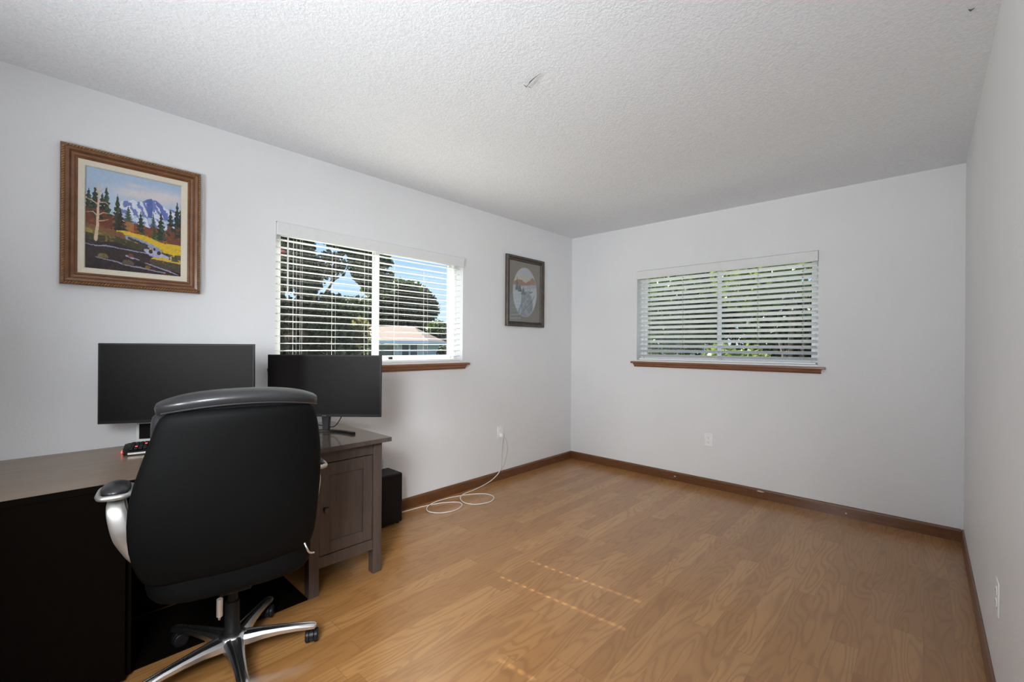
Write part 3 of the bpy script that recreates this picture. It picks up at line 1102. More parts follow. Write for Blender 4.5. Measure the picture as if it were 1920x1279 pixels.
dr.box(CXF - 0.026, CXF - 0.008, dy1 - sw, dy1, dz0, dz1)
dr.box(CXF - 0.026, CXF - 0.009, dy0 + sw, dy1 - sw, dz0, dz0 + 0.058)
dr.box(CXF - 0.026, CXF - 0.009, dy0 + sw, dy1 - sw, dz1 - 0.062, dz1)
door = cchild(dr.build('door', MT['desk'], bevel=0.0012))
cchild(box('door_panel', CXF - 0.022, CXF - 0.018, dy0 + sw - .004, dy1 - sw + .004, dz0 + 0.054, dz1 - 0.058, MT['desk']), door)
kb = MB().lathe([(0.0, 0), (0.008, 0.0), (0.007, 0.010), (0.014, 0.018), (0.016, 0.024), (0.013, 0.030), (0.0, 0.032)], (CXF - 0.009, dy0 + 0.026, 0.420), 'X', 20)
cchild(kb.build('knob', MT['knob'], smooth=True), door)
hg = MB().box(CXF - 0.009, CXF - 0.004, dy1 - 0.001, dy1 + 0.004, 0.555, 0.575)
cchild(hg.build('hinge', MT['knob']), door)

# ------------------------------------------------------------------ black case standing on the floor
tw_ = tag(empty('computer_tower', (-2.77, 1.685, 0)), 'flat black case standing on the floor between cabinet and window wall', 'computer')
b0 = MB().box(-0.092, 0.092, -0.083, 0.083, 0.012, 0.352).build('case', MT['case'], tw_, bevel=0.010)
for sx in (-0.065, 0.065):
    for sy in (-0.06, 0.06):
        MB().lathe([(0, 0), (0.011, 0), (0.011, 0.012), (0, 0.012)], (sx, sy, 0), 'Z', 12).build('foot', MT['black'], tw_)
tw_.scale = (1, 1, 1)


# ------------------------------------------------------------------ monitors
def monitor(name, a, b_, z0, z1, label, curve=0.0, stand=True, chin=0.010):
    """a, b_ = floor-plan points of the lower left / right corner as seen by the sitter"""
    a, b_ = Vector((*a, 0)), Vector((*b_, 0))
    c = (a + b_) / 2
    w = (b_ - a).length
    ang = math.atan2((b_ - a).y, (b_ - a).x)      # local +x runs left to right, screen faces local -y
    root = tag(empty(name, (c.x, c.y, DT), ang), label, 'monitor', 'black computer monitors on the desk')
    h0, h1 = z0 - DT, z1 - DT
    n = 16

    def sheet(x0, x1, zz0, zz1, yf, yb):
        m = MB()
        rings = []
        for k in range(n + 1):
            x = x0 + (x1 - x0) * k / n
            off = -curve * (2 * x / w) ** 2 + curve
            rings.append([(x, yf + off, zz0), (x, yb + off, zz0), (x, yb + off, zz1), (x, yf + off, zz1)])
        m.loft(rings)
        return m
    sheet(-w / 2, w / 2, h0, h1, 0.0, 0.018).build('housing', MT['bezel'], root, bevel=0.0015)
    sheet(-w / 2 + 0.007, w / 2 - 0.007, h0 + chin + 0.004, h1 - 0.007, -0.0012, 0.002).build('screen', MT['screen'], root)
    m = MB().box(-w * .30, w * .30, 0.018 + curve, 0.045 + curve, h0 + 0.03, h1 - 0.07)
    m.build('rear_housing', MT['bezel'], root, bevel=0.008)
    return root, w, h0, h1


r1, w1, h10, h11 = monitor('monitor', (-2.711, 0.198), (-2.388, 0.732), 0.879, 1.243, 'wide black monitor at the left, under the mountain painting', 0.006)
MB().box(0.004, 0.055, 0.046, 0.062, 0.012, 0.22).build('stand_neck', MT['black'], r1, bevel=0.004)
MB().box(0.0, 0.16, -0.09, 0.066, 0.0, 0.012).build('stand_base', MT['black'], r1, bevel=0.005)

r2, w2, h20, h21 = monitor('monitor', (-2.748, 0.912), (-2.268, 1.349), 0.832, 1.184, 'black monitor at the right, in front of the window and beside the chair back', 0.0, chin=0.012)
m = MB()
m.loft([[(-0.018, 0.020, 0.012), (0.018, 0.020, 0.012), (0.018, 0.048, 0.012), (-0.018, 0.048, 0.012)],
        [(-0.020, 0.022, 0.05), (0.020, 0.022, 0.05), (0.020, 0.046, 0.05), (-0.020, 0.046, 0.05)],
        [(-0.026, 0.018, 0.125), (0.026, 0.018, 0.125), (0.026, 0.046, 0.125), (-0.026, 0.046, 0.125)],
        [(-0.026, 0.018, 0.19), (0.026, 0.018, 0.19), (0.026, 0.046, 0.19), (-0.026, 0.046, 0.19)]])
m.build('stand_neck', MT['black'], r2, bevel=0.003)
arc = []
for k in range(25):
    t = -1 + 2 * k / 24
    arc.append((0.185 * t, 0.034 - 0.075 * t * t, 0.0065))
ring = []
m = MB()
rr = []
for i, p in enumerate(arc):
    q = arc[min(i + 1, 24)] if i < 24 else arc[24]
    o_ = arc[max(i - 1, 0)]
    d = Vector((q[0] - o_[0], q[1] - o_[1], 0)).normalized()
    nrm = Vector((-d.y, d.x, 0))
    a_ = Vector(p)
    rr.append([a_ - nrm * 0.013 + Vector((0, 0, -0.0063)), a_ + nrm * 0.013 + Vector((0, 0, -0.0063)), a_ + nrm * 0.011 + Vector((0, 0, 0.0063)), a_ - nrm * 0.011 + Vector((0, 0, 0.0063))])
m.loft(rr)
m.build('stand_base', MT['black'], r2, bevel=0.0015)
MB().box(-0.012, 0.012, -0.0014, 0.001, h20 + 0.003, h20 + 0.008).build('badge', MT['knob'], r2)
mc = tag(empty('monitor_cable', (-2.52, 1.17, DT)), 'thin black cable hanging behind the right monitor stand', 'cable')
pts = [(-2.468, 1.215, 0.83), (-2.480, 1.205, 0.80), (-2.497, 1.187, 0.772), (-2.525, 1.165, 0.768), (-2.575, 1.13, 0.776), (-2.63, 1.08, 0.775), (-2.70, 1.02, 0.744)]
o = MB().tube(catmull(pts, 8), 0.0028, 8).build('cord', MT['black'], mc, smooth=True)
o.location = -mc.location

# ------------------------------------------------------------------ keyboard with red light and white framed tablet
kr = tag(empty('keyboard', (-2.662, 0.370, DT), R(78)), 'black gaming keyboard with glowing red end, beside the chair back', 'keyboard')
m = MB()
prof = [(-0.085, 0.004), (-0.085, 0.016), (-0.07, 0.022), (0.075, 0.034), (0.085, 0.030), (0.085, 0.004)]
xs = [(-0.088, 0.55), (-0.078, 0.85), (-0.068, 0.90), (0.068, 0.90), (0.078, 0.85), (0.085, 0.55)]
m.loft([[(x, y * s, z) for y, z in prof] for x, s in xs])
m.build('body', MT['black'], kr, bevel=0.002)
m = MB()
for j in range(6):
    for i in range(8):
        x = -0.056 + i * 0.0160
        y = -0.055 + j * 0.0205
        z = 0.0222 + (y + 0.07) / 0.145 * 0.012
        m.box(x - 0.0065, x + 0.0065, y - 0.0075, y + 0.0075, z, z + 0.0065)
kc = m.build('keycaps', MT['bezel'], kr, bevel=0.0012)
kc['kind'] = 'stuff'
for sx in (-1, 1):
    o = MB().box(sx * 0.088 - 0.003, sx * 0.088 + 0.003, -0.048, 0.045, 0.009, 0.017).build('light_strip', MT['led'], kr, bevel=0.001)
    o['label'] = 'glowing red strip'
m = MB()
for i in (1, 3, 6, 7, 4):
    x = -0.056 + i * 0.016
    m.box(x - 0.004, x + 0.004, -0.050 + 0.0205 * (i % 5) - .004, -0.050 + 0.0205 * (i % 5) + .004, 0.030 + 0.0017 * (i % 5), 0.0312 + 0.0017 * (i % 5))
o = m.build('key_legends', MT['led'], kr)
o['kind'] = 'stuff'
m = MB().box(-0.066, 0.06, -0.080, -0.0755, 0.006, 0.014)
m.build('front_trim', MT['satin'], kr)

fr = tag(empty('tablet', (-2.79, 0.435, DT), R(62)), 'white framed small dark screen leaning by the wall under the left monitor', 'tablet')
m = MB()
m.box(-0.10, 0.10, 0.0, 0.010, 0.010, 0.032)
m.box(-0.10, 0.10, 0.0, 0.010, 0.107, 0.118)
m.box(-0.10, -0.088, 0.0, 0.010, 0.032, 0.107)
m.box(0.088, 0.10, 0.0, 0.010, 0.032, 0.107)
m.build('bezel', MT['white'], fr, bevel=0.0015)
MB().box(-0.089, 0.089, 0.003, 0.009, 0.031, 0.108).build('screen', MT['screen'], fr)
m = MB().box(-0.04, 0.04, 0.0, 0.05, 0.0, 0.011)
m.build('foot', MT['white'], fr)


# ------------------------------------------------------------------ office chair (local: seat faces +y, right side +x)
CHX, CHY, CHR = -1.993, 0.539, R(80)
ch = tag(empty('office_chair', (CHX, CHY, 0), CHR), 'black leather executive chair with chrome star base, seen from behind at the desk', 'chair')


def sring(zc, yc, w, t, n=28, pw=2.6, bow=0.0, cx=0.0):
    out = []
    for k in range(n):
        a = 2 * PI * k / n
        ca, sa = math.cos(a), math.sin(a)
        x = w * math.copysign(abs(ca) ** (2 / pw), ca)
        y = t * math.copysign(abs(sa) ** (2 / pw), sa)
        out.append((cx + x, yc + y + bow * (x / w) ** 2 if w else yc + y, zc))
    return out


def add_pillow(m, levels, n=28, pw=2.6):
    m.loft([sring(z, y, w, t, n, pw, b_, (c_[0] if c_ else 0.0)) for z, y, w, t, b_, *c_ in levels])


# backrest: z, y centre (reclined: more negative = further back), half width, half thickness, forward bow at the sides
m = MB()
add_pillow(m, [(0.44, -0.195, 0.22, 0.030, 0.02, -.01), (0.45, -0.20, 0.255, 0.045, 0.025, -.012), (0.53, -0.225, 0.278, 0.055, 0.03, -.018), (0.62, -0.245, 0.286, 0.060, 0.035, -.022), (0.72, -0.262, 0.288, 0.060, 0.04, -.018),
               (0.80, -0.275, 0.280, 0.058, 0.045, -.010), (0.88, -0.288, 0.265, 0.055, 0.045, 0.0), (0.96, -0.300, 0.246, 0.050, 0.045, .004), (1.01, -0.308, 0.234, 0.045, 0.04, .006), (1.035, -0.312, 0.20, 0.035, 0.03, .006)])
m.build('backrest', MT['chair_back'], ch, smooth=True, subsurf=1)
# front cushions (towards the desk)
m = MB()
for (za, zb, w, y, t) in ((0.52, 0.70, 0.262, -0.175, 0.060), (0.69, 0.88, 0.268, -0.198, 0.058), (0.865, 1.03, 0.250, -0.225, 0.055)):
    lv = []
    for k in range(7):
        q = -1 + 2 * k / 6
        f = (1 - abs(q) ** 3) ** 0.5 * 0.75 + 0.25
        lv.append(((za + zb) / 2 + q * (zb - za) / 2, y - (((za + zb) / 2 + q * (zb - za) / 2) - za) * 0.12, w * (0.90 + 0.10 * f), t * f, 0.05))
    add_pillow(m, lv)
m.build('back_cushion', MT['leather'], ch, smooth=True, subsurf=1)
# headrest roll
m = MB()
rg = []
for k in range(17):
    q = -1 + 2 * k / 16
    x = 0.008 + q * 0.248
    sc = (1 - abs(q) ** 5) ** 0.5 if abs(q) < 1 else 0.0
    sc = max(sc, 0.45)
    zc = 1.040 + 0.026 * (1 - q * q)
    yc = -0.262 + 0.045 * q * q
    ring = []
    for j in range(16):
        a = 2 * PI * j / 16
        ring.append((x, yc + 0.080 * sc * math.cos(a) - 0.010 * sc * math.sin(a), zc - 0.004 + (0.032 if math.sin(a) > 0 else 0.056) * sc * math.sin(a)))
    rg.append(ring)
m.loft(rg)
m.build('headrest', MT['leather'], ch, smooth=True, subsurf=1)
# seam cord under the head roll
m = MB()
pp = []
for k in range(21):
    q = -1 + 2 * k / 20
    pp.append((0.008 + q * 0.228, -0.341 + 0.040 * q * q, 1.024 + 0.022 * (1 - q * q)))
m.tube(pp, 0.0025, 6)
m.build('piping', MT['leather'], ch, smooth=True)
# seat
m = MB()
lv = []
for k in range(9):
    q = -1 + 2 * k / 8
    f = (1 - abs(q) ** 4) ** 0.5
    lv.append((q, f))
rings = []
for q, f in lv:
    z = 0.435 + q * 0.075
    s = 0.86 + 0.14 * f
    rings.append([(0.268 * s * math.copysign(abs(math.cos(a)) ** 0.55, math.cos(a)), 0.015 + 0.255 * s * math.copysign(abs(math.sin(a)) ** 0.55, math.sin(a)), z) for a in [2 * PI * j / 32 for j in range(32)]])
m.loft(rings)
m.build('seat', MT['chair_back'], ch, smooth=True, subsurf=1)
# under-seat mechanism
m = MB()
m.box(-0.12, 0.12, -0.14, 0.14, 0.362, 0.392)
m.box(-0.055, 0.055, -0.10, 0.08, 0.305, 0.365)
m.build('tilt_mechanism', MT['black'], ch, bevel=0.008)
m = MB()
m.lathe([(0, 0.10), (0.030, 0.10), (0.030, 0.125), (0.026, 0.13), (0.026, 0.235), (0.019, 0.24), (0.019, 0.31), (0, 0.31)], (0, 0, 0), 'Z', 24)
m.build('gas_cylinder', MT['black'], ch, smooth=True)
m = MB()
m.tube([(-0.03, -0.02, 0.335), (-0.055, -0.18, 0.315), (-0.060, -0.255, 0.308), (-0.060, -0.262, 0.318)], 0.004, 8)
m.tube([(-0.060, -0.262, 0.322), (-0.060, -0.266, 0.382)], [0.0095, 0.0095], 12)
o = m.build('tilt_lever', MT['satin'], ch, smooth=True)
o['label'] = 'short silver lever grip'
m = MB()
m.tube(catmull([(0.205, -0.262, 0.500), (0.212, -0.272, 0.480), (0.222, -0.268, 0.462), (0.240, -0.255, 0.452)], 6), 0.0035, 8)
m.build('zip_pull', MT['chrome'], ch, smooth=True)

# star base: legs then casters, directions taken in the chair's own frame
leg_az = [63.6, 135.6, 207.6, 279.6, 351.6]
hub = MB().lathe([(0, 0.062), (0.050, 0.064), (0.056, 0.075), (0.052, 0.100), (0.040, 0.112), (0.030, 0.116), (0, 0.116)], (0, 0, 0), 'Z', 30)
hub.build('base_hub', MT['chrome'], ch, smooth=True)
for i, az in enumerate(leg_az):
    la = R(az) - CHR
    d = Vector((math.cos(la), math.sin(la), 0))
    s_ = Vector((-d.y, d.x, 0))
    m = MB()
    rings = []
    for rad, hw, zt, tb in ((0.030, 0.030, 0.108, 0.046), (0.065, 0.028, 0.107, 0.042), (0.11, 0.023, 0.105, 0.034), (0.17, 0.019, 0.100, 0.027), (0.23, 0.0165, 0.094, 0.023), (0.275, 0.0165, 0.088, 0.021), (0.297, 0.014, 0.084, 0.019), (0.304, 0.006, 0.080, 0.012)):
        prof = []
        for u, v in ((-1, .15), (-.92, .62), (-.62, .90), (-.30, .985), (-.16, .90), (.16, .90), (.30, .985), (.62, .90), (.92, .62), (1, .15), (.75, 0), (-.75, 0)):
            prof.append(d * rad + s_ * (hw * 1.28 * u) + Vector((0, 0, zt - tb * (1 - v))))
        rings.append(prof)
    m.loft(rings)
    m.build('base_leg', MT['chrome'], ch, smooth=True, autos=28)
    c = d * 0.286
    cst = MB()
    sw_ = R(az * 1.7 + 20) if i else R(150) - CHR
    cd = Vector((math.cos(sw_), math.sin(sw_), 0))
    cs = Vector((-cd.y, cd.x, 0))
    hubp = c + cd * 0.012
    wc = Vector((hubp.x, hubp.y, 0.027))
    cst.tube([c + Vector((0, 0, 0.070)), c + Vector((0, 0, 0.045))], 0.006, 10)
    # hood
    rg = []
    for sgn in (-1, 1):
        rg.append([wc + cs * (0.0085 * sgn) + (cd * math.cos(a) + Vector((0, 0, 1)) * math.sin(a)) * 0.0285 for a in [R(-20) + R(220) * k / 12 for k in range(13)]])
    cst.loft(rg)
    co = cst.build('caster', MT['black'], ch, bevel=0.001)
    for sgn in (-1, 1):
        wm = MB()
        rings = []
        for off, rr_ in ((0.009, 0.0), (0.009, 0.024), (0.011, 0.0265), (0.021, 0.0265), (0.0245, 0.023), (0.0255, 0.008), (0.024, 0.0)):
            rings.append([wc + cs * (off * sgn) + (cd * math.cos(a) + Vector((0, 0, 1)) * math.sin(a)) * max(rr_, 0.0005) for a in [2 * PI * k / 24 for k in range(24)]])
        wm.loft(rings)
        wm.build('wheel', MT['bezel'], co, smooth=True, autos=40)

# armrests
for sx in (-1, 1):
    AW = 0.345 if sx < 0 else 0.292
    ax = AW * sx
    # silver loop: from the seat side up, over under the pad, and back down
    m = MB()
    loop = catmull([(0.262 * sx, 0.04, 0.44), ((AW - .03) * sx, 0.045, 0.51), ((AW - .015) * sx, 0.050, 0.60), ((AW - .008) * sx, 0.055, 0.67), (AW * sx, 0.040, 0.712), (AW * sx, 0.005, 0.716), ((AW - .002) * sx, -0.045, 0.680),
                    ((AW - .018) * sx, -0.060, 0.61), ((AW - .036) * sx, -0.055, 0.55), ((AW - .06) * sx, -0.045, 0.49), (0.240 * sx, -0.03, 0.44)], 7)
    rings = []
    for i, p in enumerate(loop):
        t = (loop[min(i + 1, len(loop) - 1)] - loop[max(i - 1, 0)]).normalized()
        sd_ = Vector((1, 0, 0)) - t * t.x
        sd_.normalize()
        nn_ = t.cross(sd_).normalized()
        fr_ = i / (len(loop) - 1)
        wd = 0.018 if fr_ < 0.5 else 0.018 + 0.012 * math.sin((fr_ - .5) / .5 * PI) - 0.014 * max(0, fr_ - .75) / .25
        rings.append([p + sd_ * (wd * math.cos(a)) + nn_ * (0.007 * math.sin(a)) for a in [2 * PI * k / 12 for k in range(12)]])
    m.loft(rings)
    m.build('arm_frame', MT['satin'], ch, smooth=True)
    m = MB()
    rings = []
    for k in range(11):
        q = -1 + 2 * k / 10
        f = max((1 - abs(q) ** 4) ** 0.5, 0.25)
        y = 0.005 + q * 0.072
        rings.append([(ax + 0.040 * f * math.cos(a), y, 0.742 - 0.006 * q * q + 0.020 * f * math.sin(a)) for a in [2 * PI * j / 16 for j in range(16)]])
    m.loft(rings)
    m.build('arm_pad', MT['leather'], ch, smooth=True, subsurf=1)
    rim = []
    for k in range(33):
        a = 2 * PI * k / 32
        rim.append((ax + 0.044 * math.copysign(abs(math.cos(a)) ** 0.5, math.cos(a)), 0.005 + 0.080 * math.copysign(abs(math.sin(a)) ** 0.6, math.sin(a)), 0.727))
    MB().tube(rim, 0.0095, 8, caps=False).build('arm_rim', MT['satin'], ch, smooth=True)

# ------------------------------------------------------------------ cobweb on the ceiling and specks
cw = tag(empty('cobweb', (-1.29, 1.51, H)), 'small dusty cobweb strand hanging from the white ceiling', 'cobweb')
m = MB()
for pts, r in (([(-1.352, 1.54, H - .004), (-1.325, 1.523, H - .012), (-1.30, 1.507, H - .016), (-1.27, 1.504, H - .010), (-1.235, 1.505, H - .003)], [.0005, .0013, .0026, .0015, .0004]),
               ([(-1.345, 1.536, H - .010), (-1.348, 1.515, H - .006), (-1.34, 1.56, H - .005)], [.0014, .0008, .0004])):
    m.tube([Vector(p) - cw.location for p in pts], r, 6)
m.build('strand', MT['cobweb'], cw, smooth=True)
sp_ = MB().tube([(0, 0, -.003), (.006, .006, -.006), (.016, .004, -.003)], [.0008, .0035, .0008], 6).build('cobweb', MT['cobweb'])
sp_.location = (0.105, 2.233, H)
tag(sp_, 'tiny dark speck on the ceiling near the top right', 'cobweb')

# ------------------------------------------------------------------ stands and reflectors for the added fill lights behind the camera
def fill_head(root, p, aim, d):
    q = Vector(aim).to_track_quat('Z', 'Y')
    m = MB()
    r = d / 2
    m.lathe([(0.0, -0.16), (r * .45, -0.155), (r * .95, -0.06), (r * 1.12, 0.02), (r * 1.06, 0.02), (r * .9, -0.05), (r * .4, -0.14), (0.0, -0.145)], (0, 0, 0), 'Z', 30)
    o = m.build('fill_reflector', MT['satin'], root, smooth=True)
    o.rotation_euler = q.to_euler()
    o.location = Vector(p) - root.location - q @ Vector((0, 0, 0.012))
    return o


for (hx, hy), heads, lb in (((-1.15, -1.40), FILL_HEADS[:1], 'added fill light with one tilted reflector behind the viewpoint'), ((0.0, -1.0), FILL_HEADS[1:], 'added fill light with two tilted reflectors behind the viewpoint')):
    fl_ = tag(empty('fill_stand', (hx, hy, 0)), lb, 'lamp')
    MB().lathe([(0, 0), (0.13, 0), (0.13, 0.015), (0.03, 0.03), (0, 0.03)], (0, 0, 0), 'Z', 28).build('base', MT['satin'], fl_)
    top = max(h[0][2] for h in heads)
    MB().tube([(0, 0, 0.03), (0, 0, top)], 0.011, 12).build('pole', MT['satin'], fl_)
    for h in heads:
        MB().tube([(0, 0, h[0][2] - 0.03), Vector((h[0][0] - hx, h[0][1] - hy, h[0][2])) - Vector(h[1]).normalized() * (0.14)], 0.008, 8).build('arm', MT['satin'], fl_)
        fill_head(fl_, h[0], h[1], h[2])

# ------------------------------------------------------------------ outdoors
tag(box('ground', -75, 45, -45, 75, -0.75, -0.60, MT['grass']), kind='structure')
tag(box('street', -31, -24, -45, 75, -0.60, -0.585, MT['asphalt']), kind='structure')


def leaves(name, mat, parent, clumps, n, size, seed, flat=0.0):
    """many small leaf blades spread over ellipsoid clumps [(cx,cy,cz,rx,ry,rz)], one mesh"""
    rng = np.random.RandomState(seed)
    cl = np.array(clumps, float)
    wgt = (cl[:, 3] * cl[:, 4] * cl[:, 5]) ** (2 / 3)
    idx = rng.choice(len(cl), n, p=wgt / wgt.sum())
    d = rng.normal(size=(n, 3))
    d /= np.linalg.norm(d, axis=1)[:, None]
    rad = rng.rand(n) ** 0.35
    ctr = cl[idx, :3] + d * rad[:, None] * cl[idx, 3:]
    a = rng.normal(size=(n, 3))
    a /= np.linalg.norm(a, axis=1)[:, None]
    b_ = np.cross(a, rng.normal(size=(n, 3)))
    b_ /= np.linalg.norm(b_, axis=1)[:, None]
    L = size * (0.6 + 0.8 * rng.rand(n))[:, None]
    Wd = L * 0.32
    v = np.stack([ctr - a * L / 2, ctr + b_ * Wd, ctr + a * L / 2, ctr - b_ * Wd], 1).reshape(-1, 3)
    me = bpy.data.meshes.new(name)
    me.vertices.add(4 * n)
    me.vertices.foreach_set('co', v.astype(np.float32).ravel())
    me.loops.add(4 * n)
    me.loops.foreach_set('vertex_index', np.arange(4 * n, dtype=np.int32))
    me.polygons.add(n)
    me.polygons.foreach_set('loop_start', np.arange(0, 4 * n, 4, dtype=np.int32))
    me.update(calc_edges=True)
    me.validate()
    me.materials.append(mat)
    o = bpy.data.objects.new(name, me)
    COL.objects.link(o)
    o.parent = parent
    return o


def trunk(parent, h, r, seed, spread=0.8, z0=0.0):
    rng = random.Random(seed)
    m = MB()
    m.tube([(0, 0, z0), (0.05, 0.03, h * .3), (0, 0.06, h * .6)], [r, r * .8, r * .6], 10)
    for k in range(6):
        a = 2 * PI * k / 6 + rng.random()
        m.tube([(0.02, 0.04, h * (.35 + .04 * k)), (spread * .4 * math.cos(a), spread * .4 * math.sin(a), h * (.6 + .05 * k)), (spread * math.cos(a), spread * math.sin(a), h * (.85 + .05 * k))], [r * .45, r * .3, r * .1], 7)
    return m.build('trunk', MT['bark'], parent, smooth=True)


def blob_clumps(c, R_, n, seed, sub=0.45):
    rng = random.Random(seed)
    out = []
    for k in range(n):
        u, v = rng.random() * 2 * PI, rng.uniform(-0.5, 1)
        s = math.sqrt(max(0, 1 - v * v))
        out.append((c[0] + R_[0] * .72 * s * math.cos(u), c[1] + R_[1] * .72 * s * math.sin(u), c[2] + R_[2] * .72 * v, R_[0] * sub, R_[1] * sub, R_[2] * sub))
    return out


def at(px_dir, D, z=-0.60):
    """plan position: px_dir = offset to the right per metre ahead, D metres ahead of the viewpoint"""
    p = Fv * D + Rv * (px_dir * D)
    return (p.x, p.y, z)


GZ = -0.60
# near flowering tree outside the left window
t1 = tag(empty('flowering_tree', at(-0.50, 7.0)), 'dark leafy tree with a few red blossoms close outside the left window', 'tree')
trunk(t1, 3.6, 0.10, 3, 0.9)
rng = random.Random(5)
cl = []
for k in range(230):
    s, z = rng.uniform(-1.0, 1.42), rng.uniform(1.3, 4.5)
    if abs(s - 0.82) < 0.17 and abs(z - 2.72) < 0.22:
        continue
    if s > 1.0 and z < 2.55:
        continue
    if s > 0.45 and rng.random() < 0.30:
        continue
    f = rng.uniform(-0.6, 0.6)
    p = Rv * s + Fv * f
    r_ = rng.uniform(0.16, 0.30)
    cl.append((p.x, p.y, z, r_, r_, r_ * .8))
leaves('foliage', MT['leaf_dark'], t1, cl, 52000, 0.085, 11)
fl = [((Rv * s).x + (-Fv * .9).x, (Rv * s).y + (-Fv * .9).y, z, .10, .10, .07) for s, z in ((-.15, 3.42), (.13, 3.36), (.10, 3.02), (.22, 2.86), (-.3, 2.95), (.3, 3.1))]
leaves('blossom', MT['blossom'], t1, fl, 420, 0.045, 5)

sb = tag(empty('garden_shrub', at(-0.355, 8.6)), 'sunlit olive shrub outside the left window in front of the house', 'shrub')
leaves('foliage', MT['leaf_olive'], sb, blob_clumps((0, 0, 1.55), (0.62, 0.62, 0.80), 14, 2), 6500, 0.08, 4)
trunk(sb, 1.2, 0.05, 8, 0.4)
t2 = tag(empty('garden_tree', at(-0.50, 12.0)), 'dark bushy tree low behind the flowering tree', 'tree')
leaves('foliage', MT['leaf_dark'], t2, blob_clumps((0, 0, 1.5), (1.2, 1.2, 1.5), 18, 9), 11000, 0.11, 14)
trunk(t2, 2.0, 0.09, 12, 0.6)

# neighbour house, straight ahead through the left window
ho = tag(empty('neighbour_house', at(-0.284, 40.0), YAW), 'single storey pale house with tan hipped roof across the street', 'house')


def hbox(name, mat, x0, x1, y0, y1, z0, z1, p=None, bevel=0.0):
    o = box(name, x0, x1, y0, y1, z0, z1, mat, p or ho, bevel)
    return o


ez = 2.22   # eave height above the street level
hbox('wall', MT['stucco'], -8.0, 3.35, 0.0, 9.0, 0.0, ez)
rf = MB()
rf.add([(-8.6, -0.6, ez), (4.0, -0.6, ez), (4.0, 9.6, ez), (-8.6, 9.6, ez), (-5.4, 4.5, ez + 1.45), (1.5, 4.5, ez + 1.45)],
       [(0, 1, 5, 4), (1, 2, 5), (2, 3, 4, 5), (3, 0, 4), (0, 3, 2, 1)])
rf.build('roof', MT['roof'], ho)
m = MB().box(-8.6, 4.0, -0.63, -0.58, ez - 0.24, ez + 0.01)
m.box(3.97, 4.02, -0.6, 9.6, ez - 0.24, ez + 0.01)
m.build('fascia', MT['fascia'], ho)
MB().tube([(-1.5, 2.0, ez + .7), (-1.5, 2.0, ez + 1.1)], 0.08, 10).build('vent_pipe', MT['knob'], ho)
hbox('carport_shade_panel', MT['recess_shade'], -7.0, 0.75, -0.04, 0.02, 0.0, ez - 0.45)  # flat panel, the shade of the recess put into its dark colour
MB().box(-2.35, -2.2, -0.6, -0.45, 0, ez - .2).build('porch_post', MT['fascia'], ho)
MB().box(-4.6, -4.45, -0.6, -0.45, 0, ez - .2).build('porch_post', MT['fascia'], ho)
for x0 in (1.5, 2.25):
    w_ = hbox('window', MT['fascia'], x0 - .06, x0 + 0.66, -0.05, 0.02, 0.55, 1.95)
    hbox('pane', MT['darkwin'], x0, x0 + 0.60, -0.07, -0.04, 0.61, 1.25, w_)
    hbox('pane', MT['darkwin'], x0, x0 + 0.60, -0.07, -0.04, 1.30, 1.89, w_)

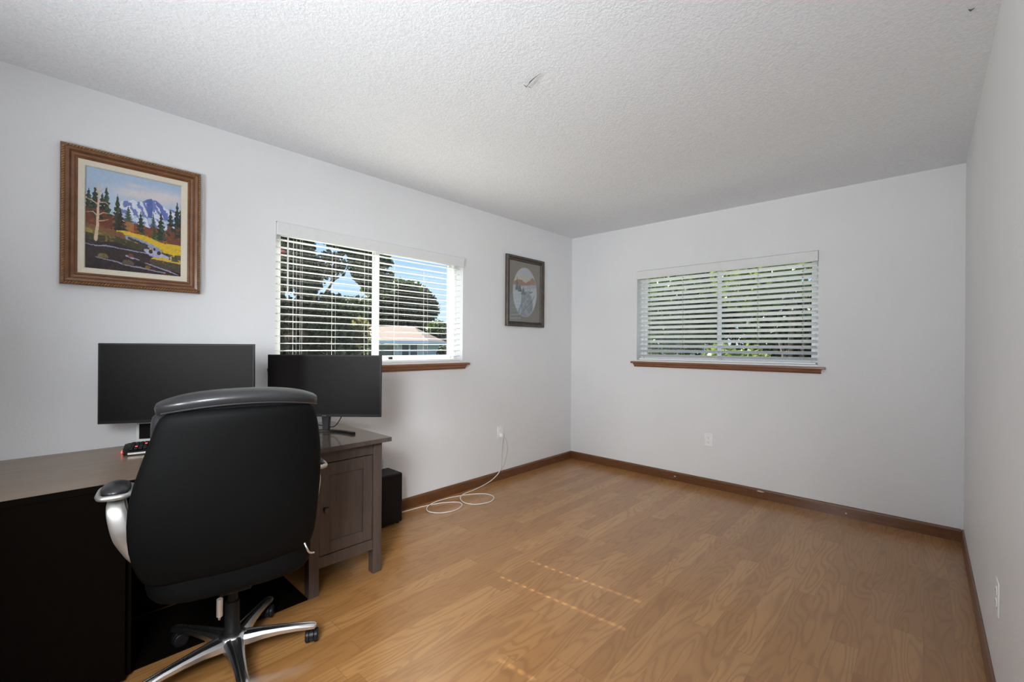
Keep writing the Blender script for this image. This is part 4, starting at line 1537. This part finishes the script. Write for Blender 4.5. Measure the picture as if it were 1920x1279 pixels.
# big rounded oak behind the house
t3 = tag(empty('oak_tree', at(-0.250, 60.0)), 'large round dark green tree rising behind the tan roofed house', 'tree')
leaves('foliage', MT['leaf_dark'], t3, blob_clumps((-0.4, 0, 6.0), (5.2, 5.2, 4.6), 34, 21, .36), 24000, 0.55, 22)
trunk(t3, 6.0, 0.5, 4, 3.0)
t3b = tag(empty('oak_tree', at(-0.375, 66.0)), 'broad dark tree behind the left part of the house', 'tree')
leaves('foliage', MT['leaf_dark'], t3b, blob_clumps((0, 0, 4.0), (4.2, 4.2, 3.6), 24, 31, .4), 14000, 0.55, 32)
trunk(t3b, 5.0, 0.4, 6, 2.4)
t4 = tag(empty('street_tree', at(-0.143, 53.0)), 'small lime green tree at the right end of the house', 'tree')
leaves('foliage', MT['leaf_mid'], t4, blob_clumps((0, 0, 2.9), (2.6, 2.6, 2.2), 16, 41, .42), 8000, 0.40, 42)
trunk(t4, 3.0, 0.2, 7, 1.2)
hg_ = tag(empty('hedge', at(-0.140, 41.0)), 'clipped dark hedge beside the pale house', 'hedge')
leaves('foliage', MT['leaf_dark'], hg_, [(x * .4, x * .4, .9, .6, .6, .9) for x in range(-1, 6)], 5000, 0.25, 52)

# shrubs outside the back window
for i, (s, D, rz_, rr_, mt_, nn, lb, sz) in enumerate((
        (0.30, 8.8, 2.2, 1.30, 'leaf_mid', 12000, 'green bushy tree behind the left half of the tilted blind', .10),
        (0.62, 7.6, 3.1, 1.15, 'leaf_lime', 9000, 'yellow-green tree crown at the top right of the tilted blind', .10),
        (0.47, 12.6, 2.5, 2.6, 'leaf_dark', 26000, 'dark tree farthest behind the tilted blind', .14),
        (0.50, 6.6, 1.35, 0.60, 'leaf_lime', 3000, 'low yellow-green bush behind the middle of the tilted blind', .08),
        (0.88, 8.6, 2.3, 1.2, 'leaf_mid', 10000, 'mid green tree behind the right end of the tilted blind', .11))):
    tr = tag(empty('garden_tree', at(s, D)), lb, 'tree', 'trees outside the far window')
    leaves('foliage', MT[mt_], tr, blob_clumps((0, 0, rz_), (rr_, rr_, rr_ * .85), 20, 60 + i, .42), nn, sz, 70 + i)
    trunk(tr, rz_, 0.07, 80 + i, rr_ * .5)
tag(box('bounce_slab', -6.5, 3.0, YB + WT + 0.02, 8.2, -0.60, -0.52, MT['bounce_pale']), kind='structure')  # unseen pale slab, added to bounce sunlight up onto the back blind
fc = tag(empty('garden_fence', at(0.45, 16.5), YAW - 0.45), 'pale fence low behind the tilted blind', 'fence')
m = MB()
for k in range(52):
    m.box(-6.5 + k * .25, -6.5 + k * .25 + .235, 0, .03, 0, 1.86)
m.build('boards', MT['stucco'], fc)
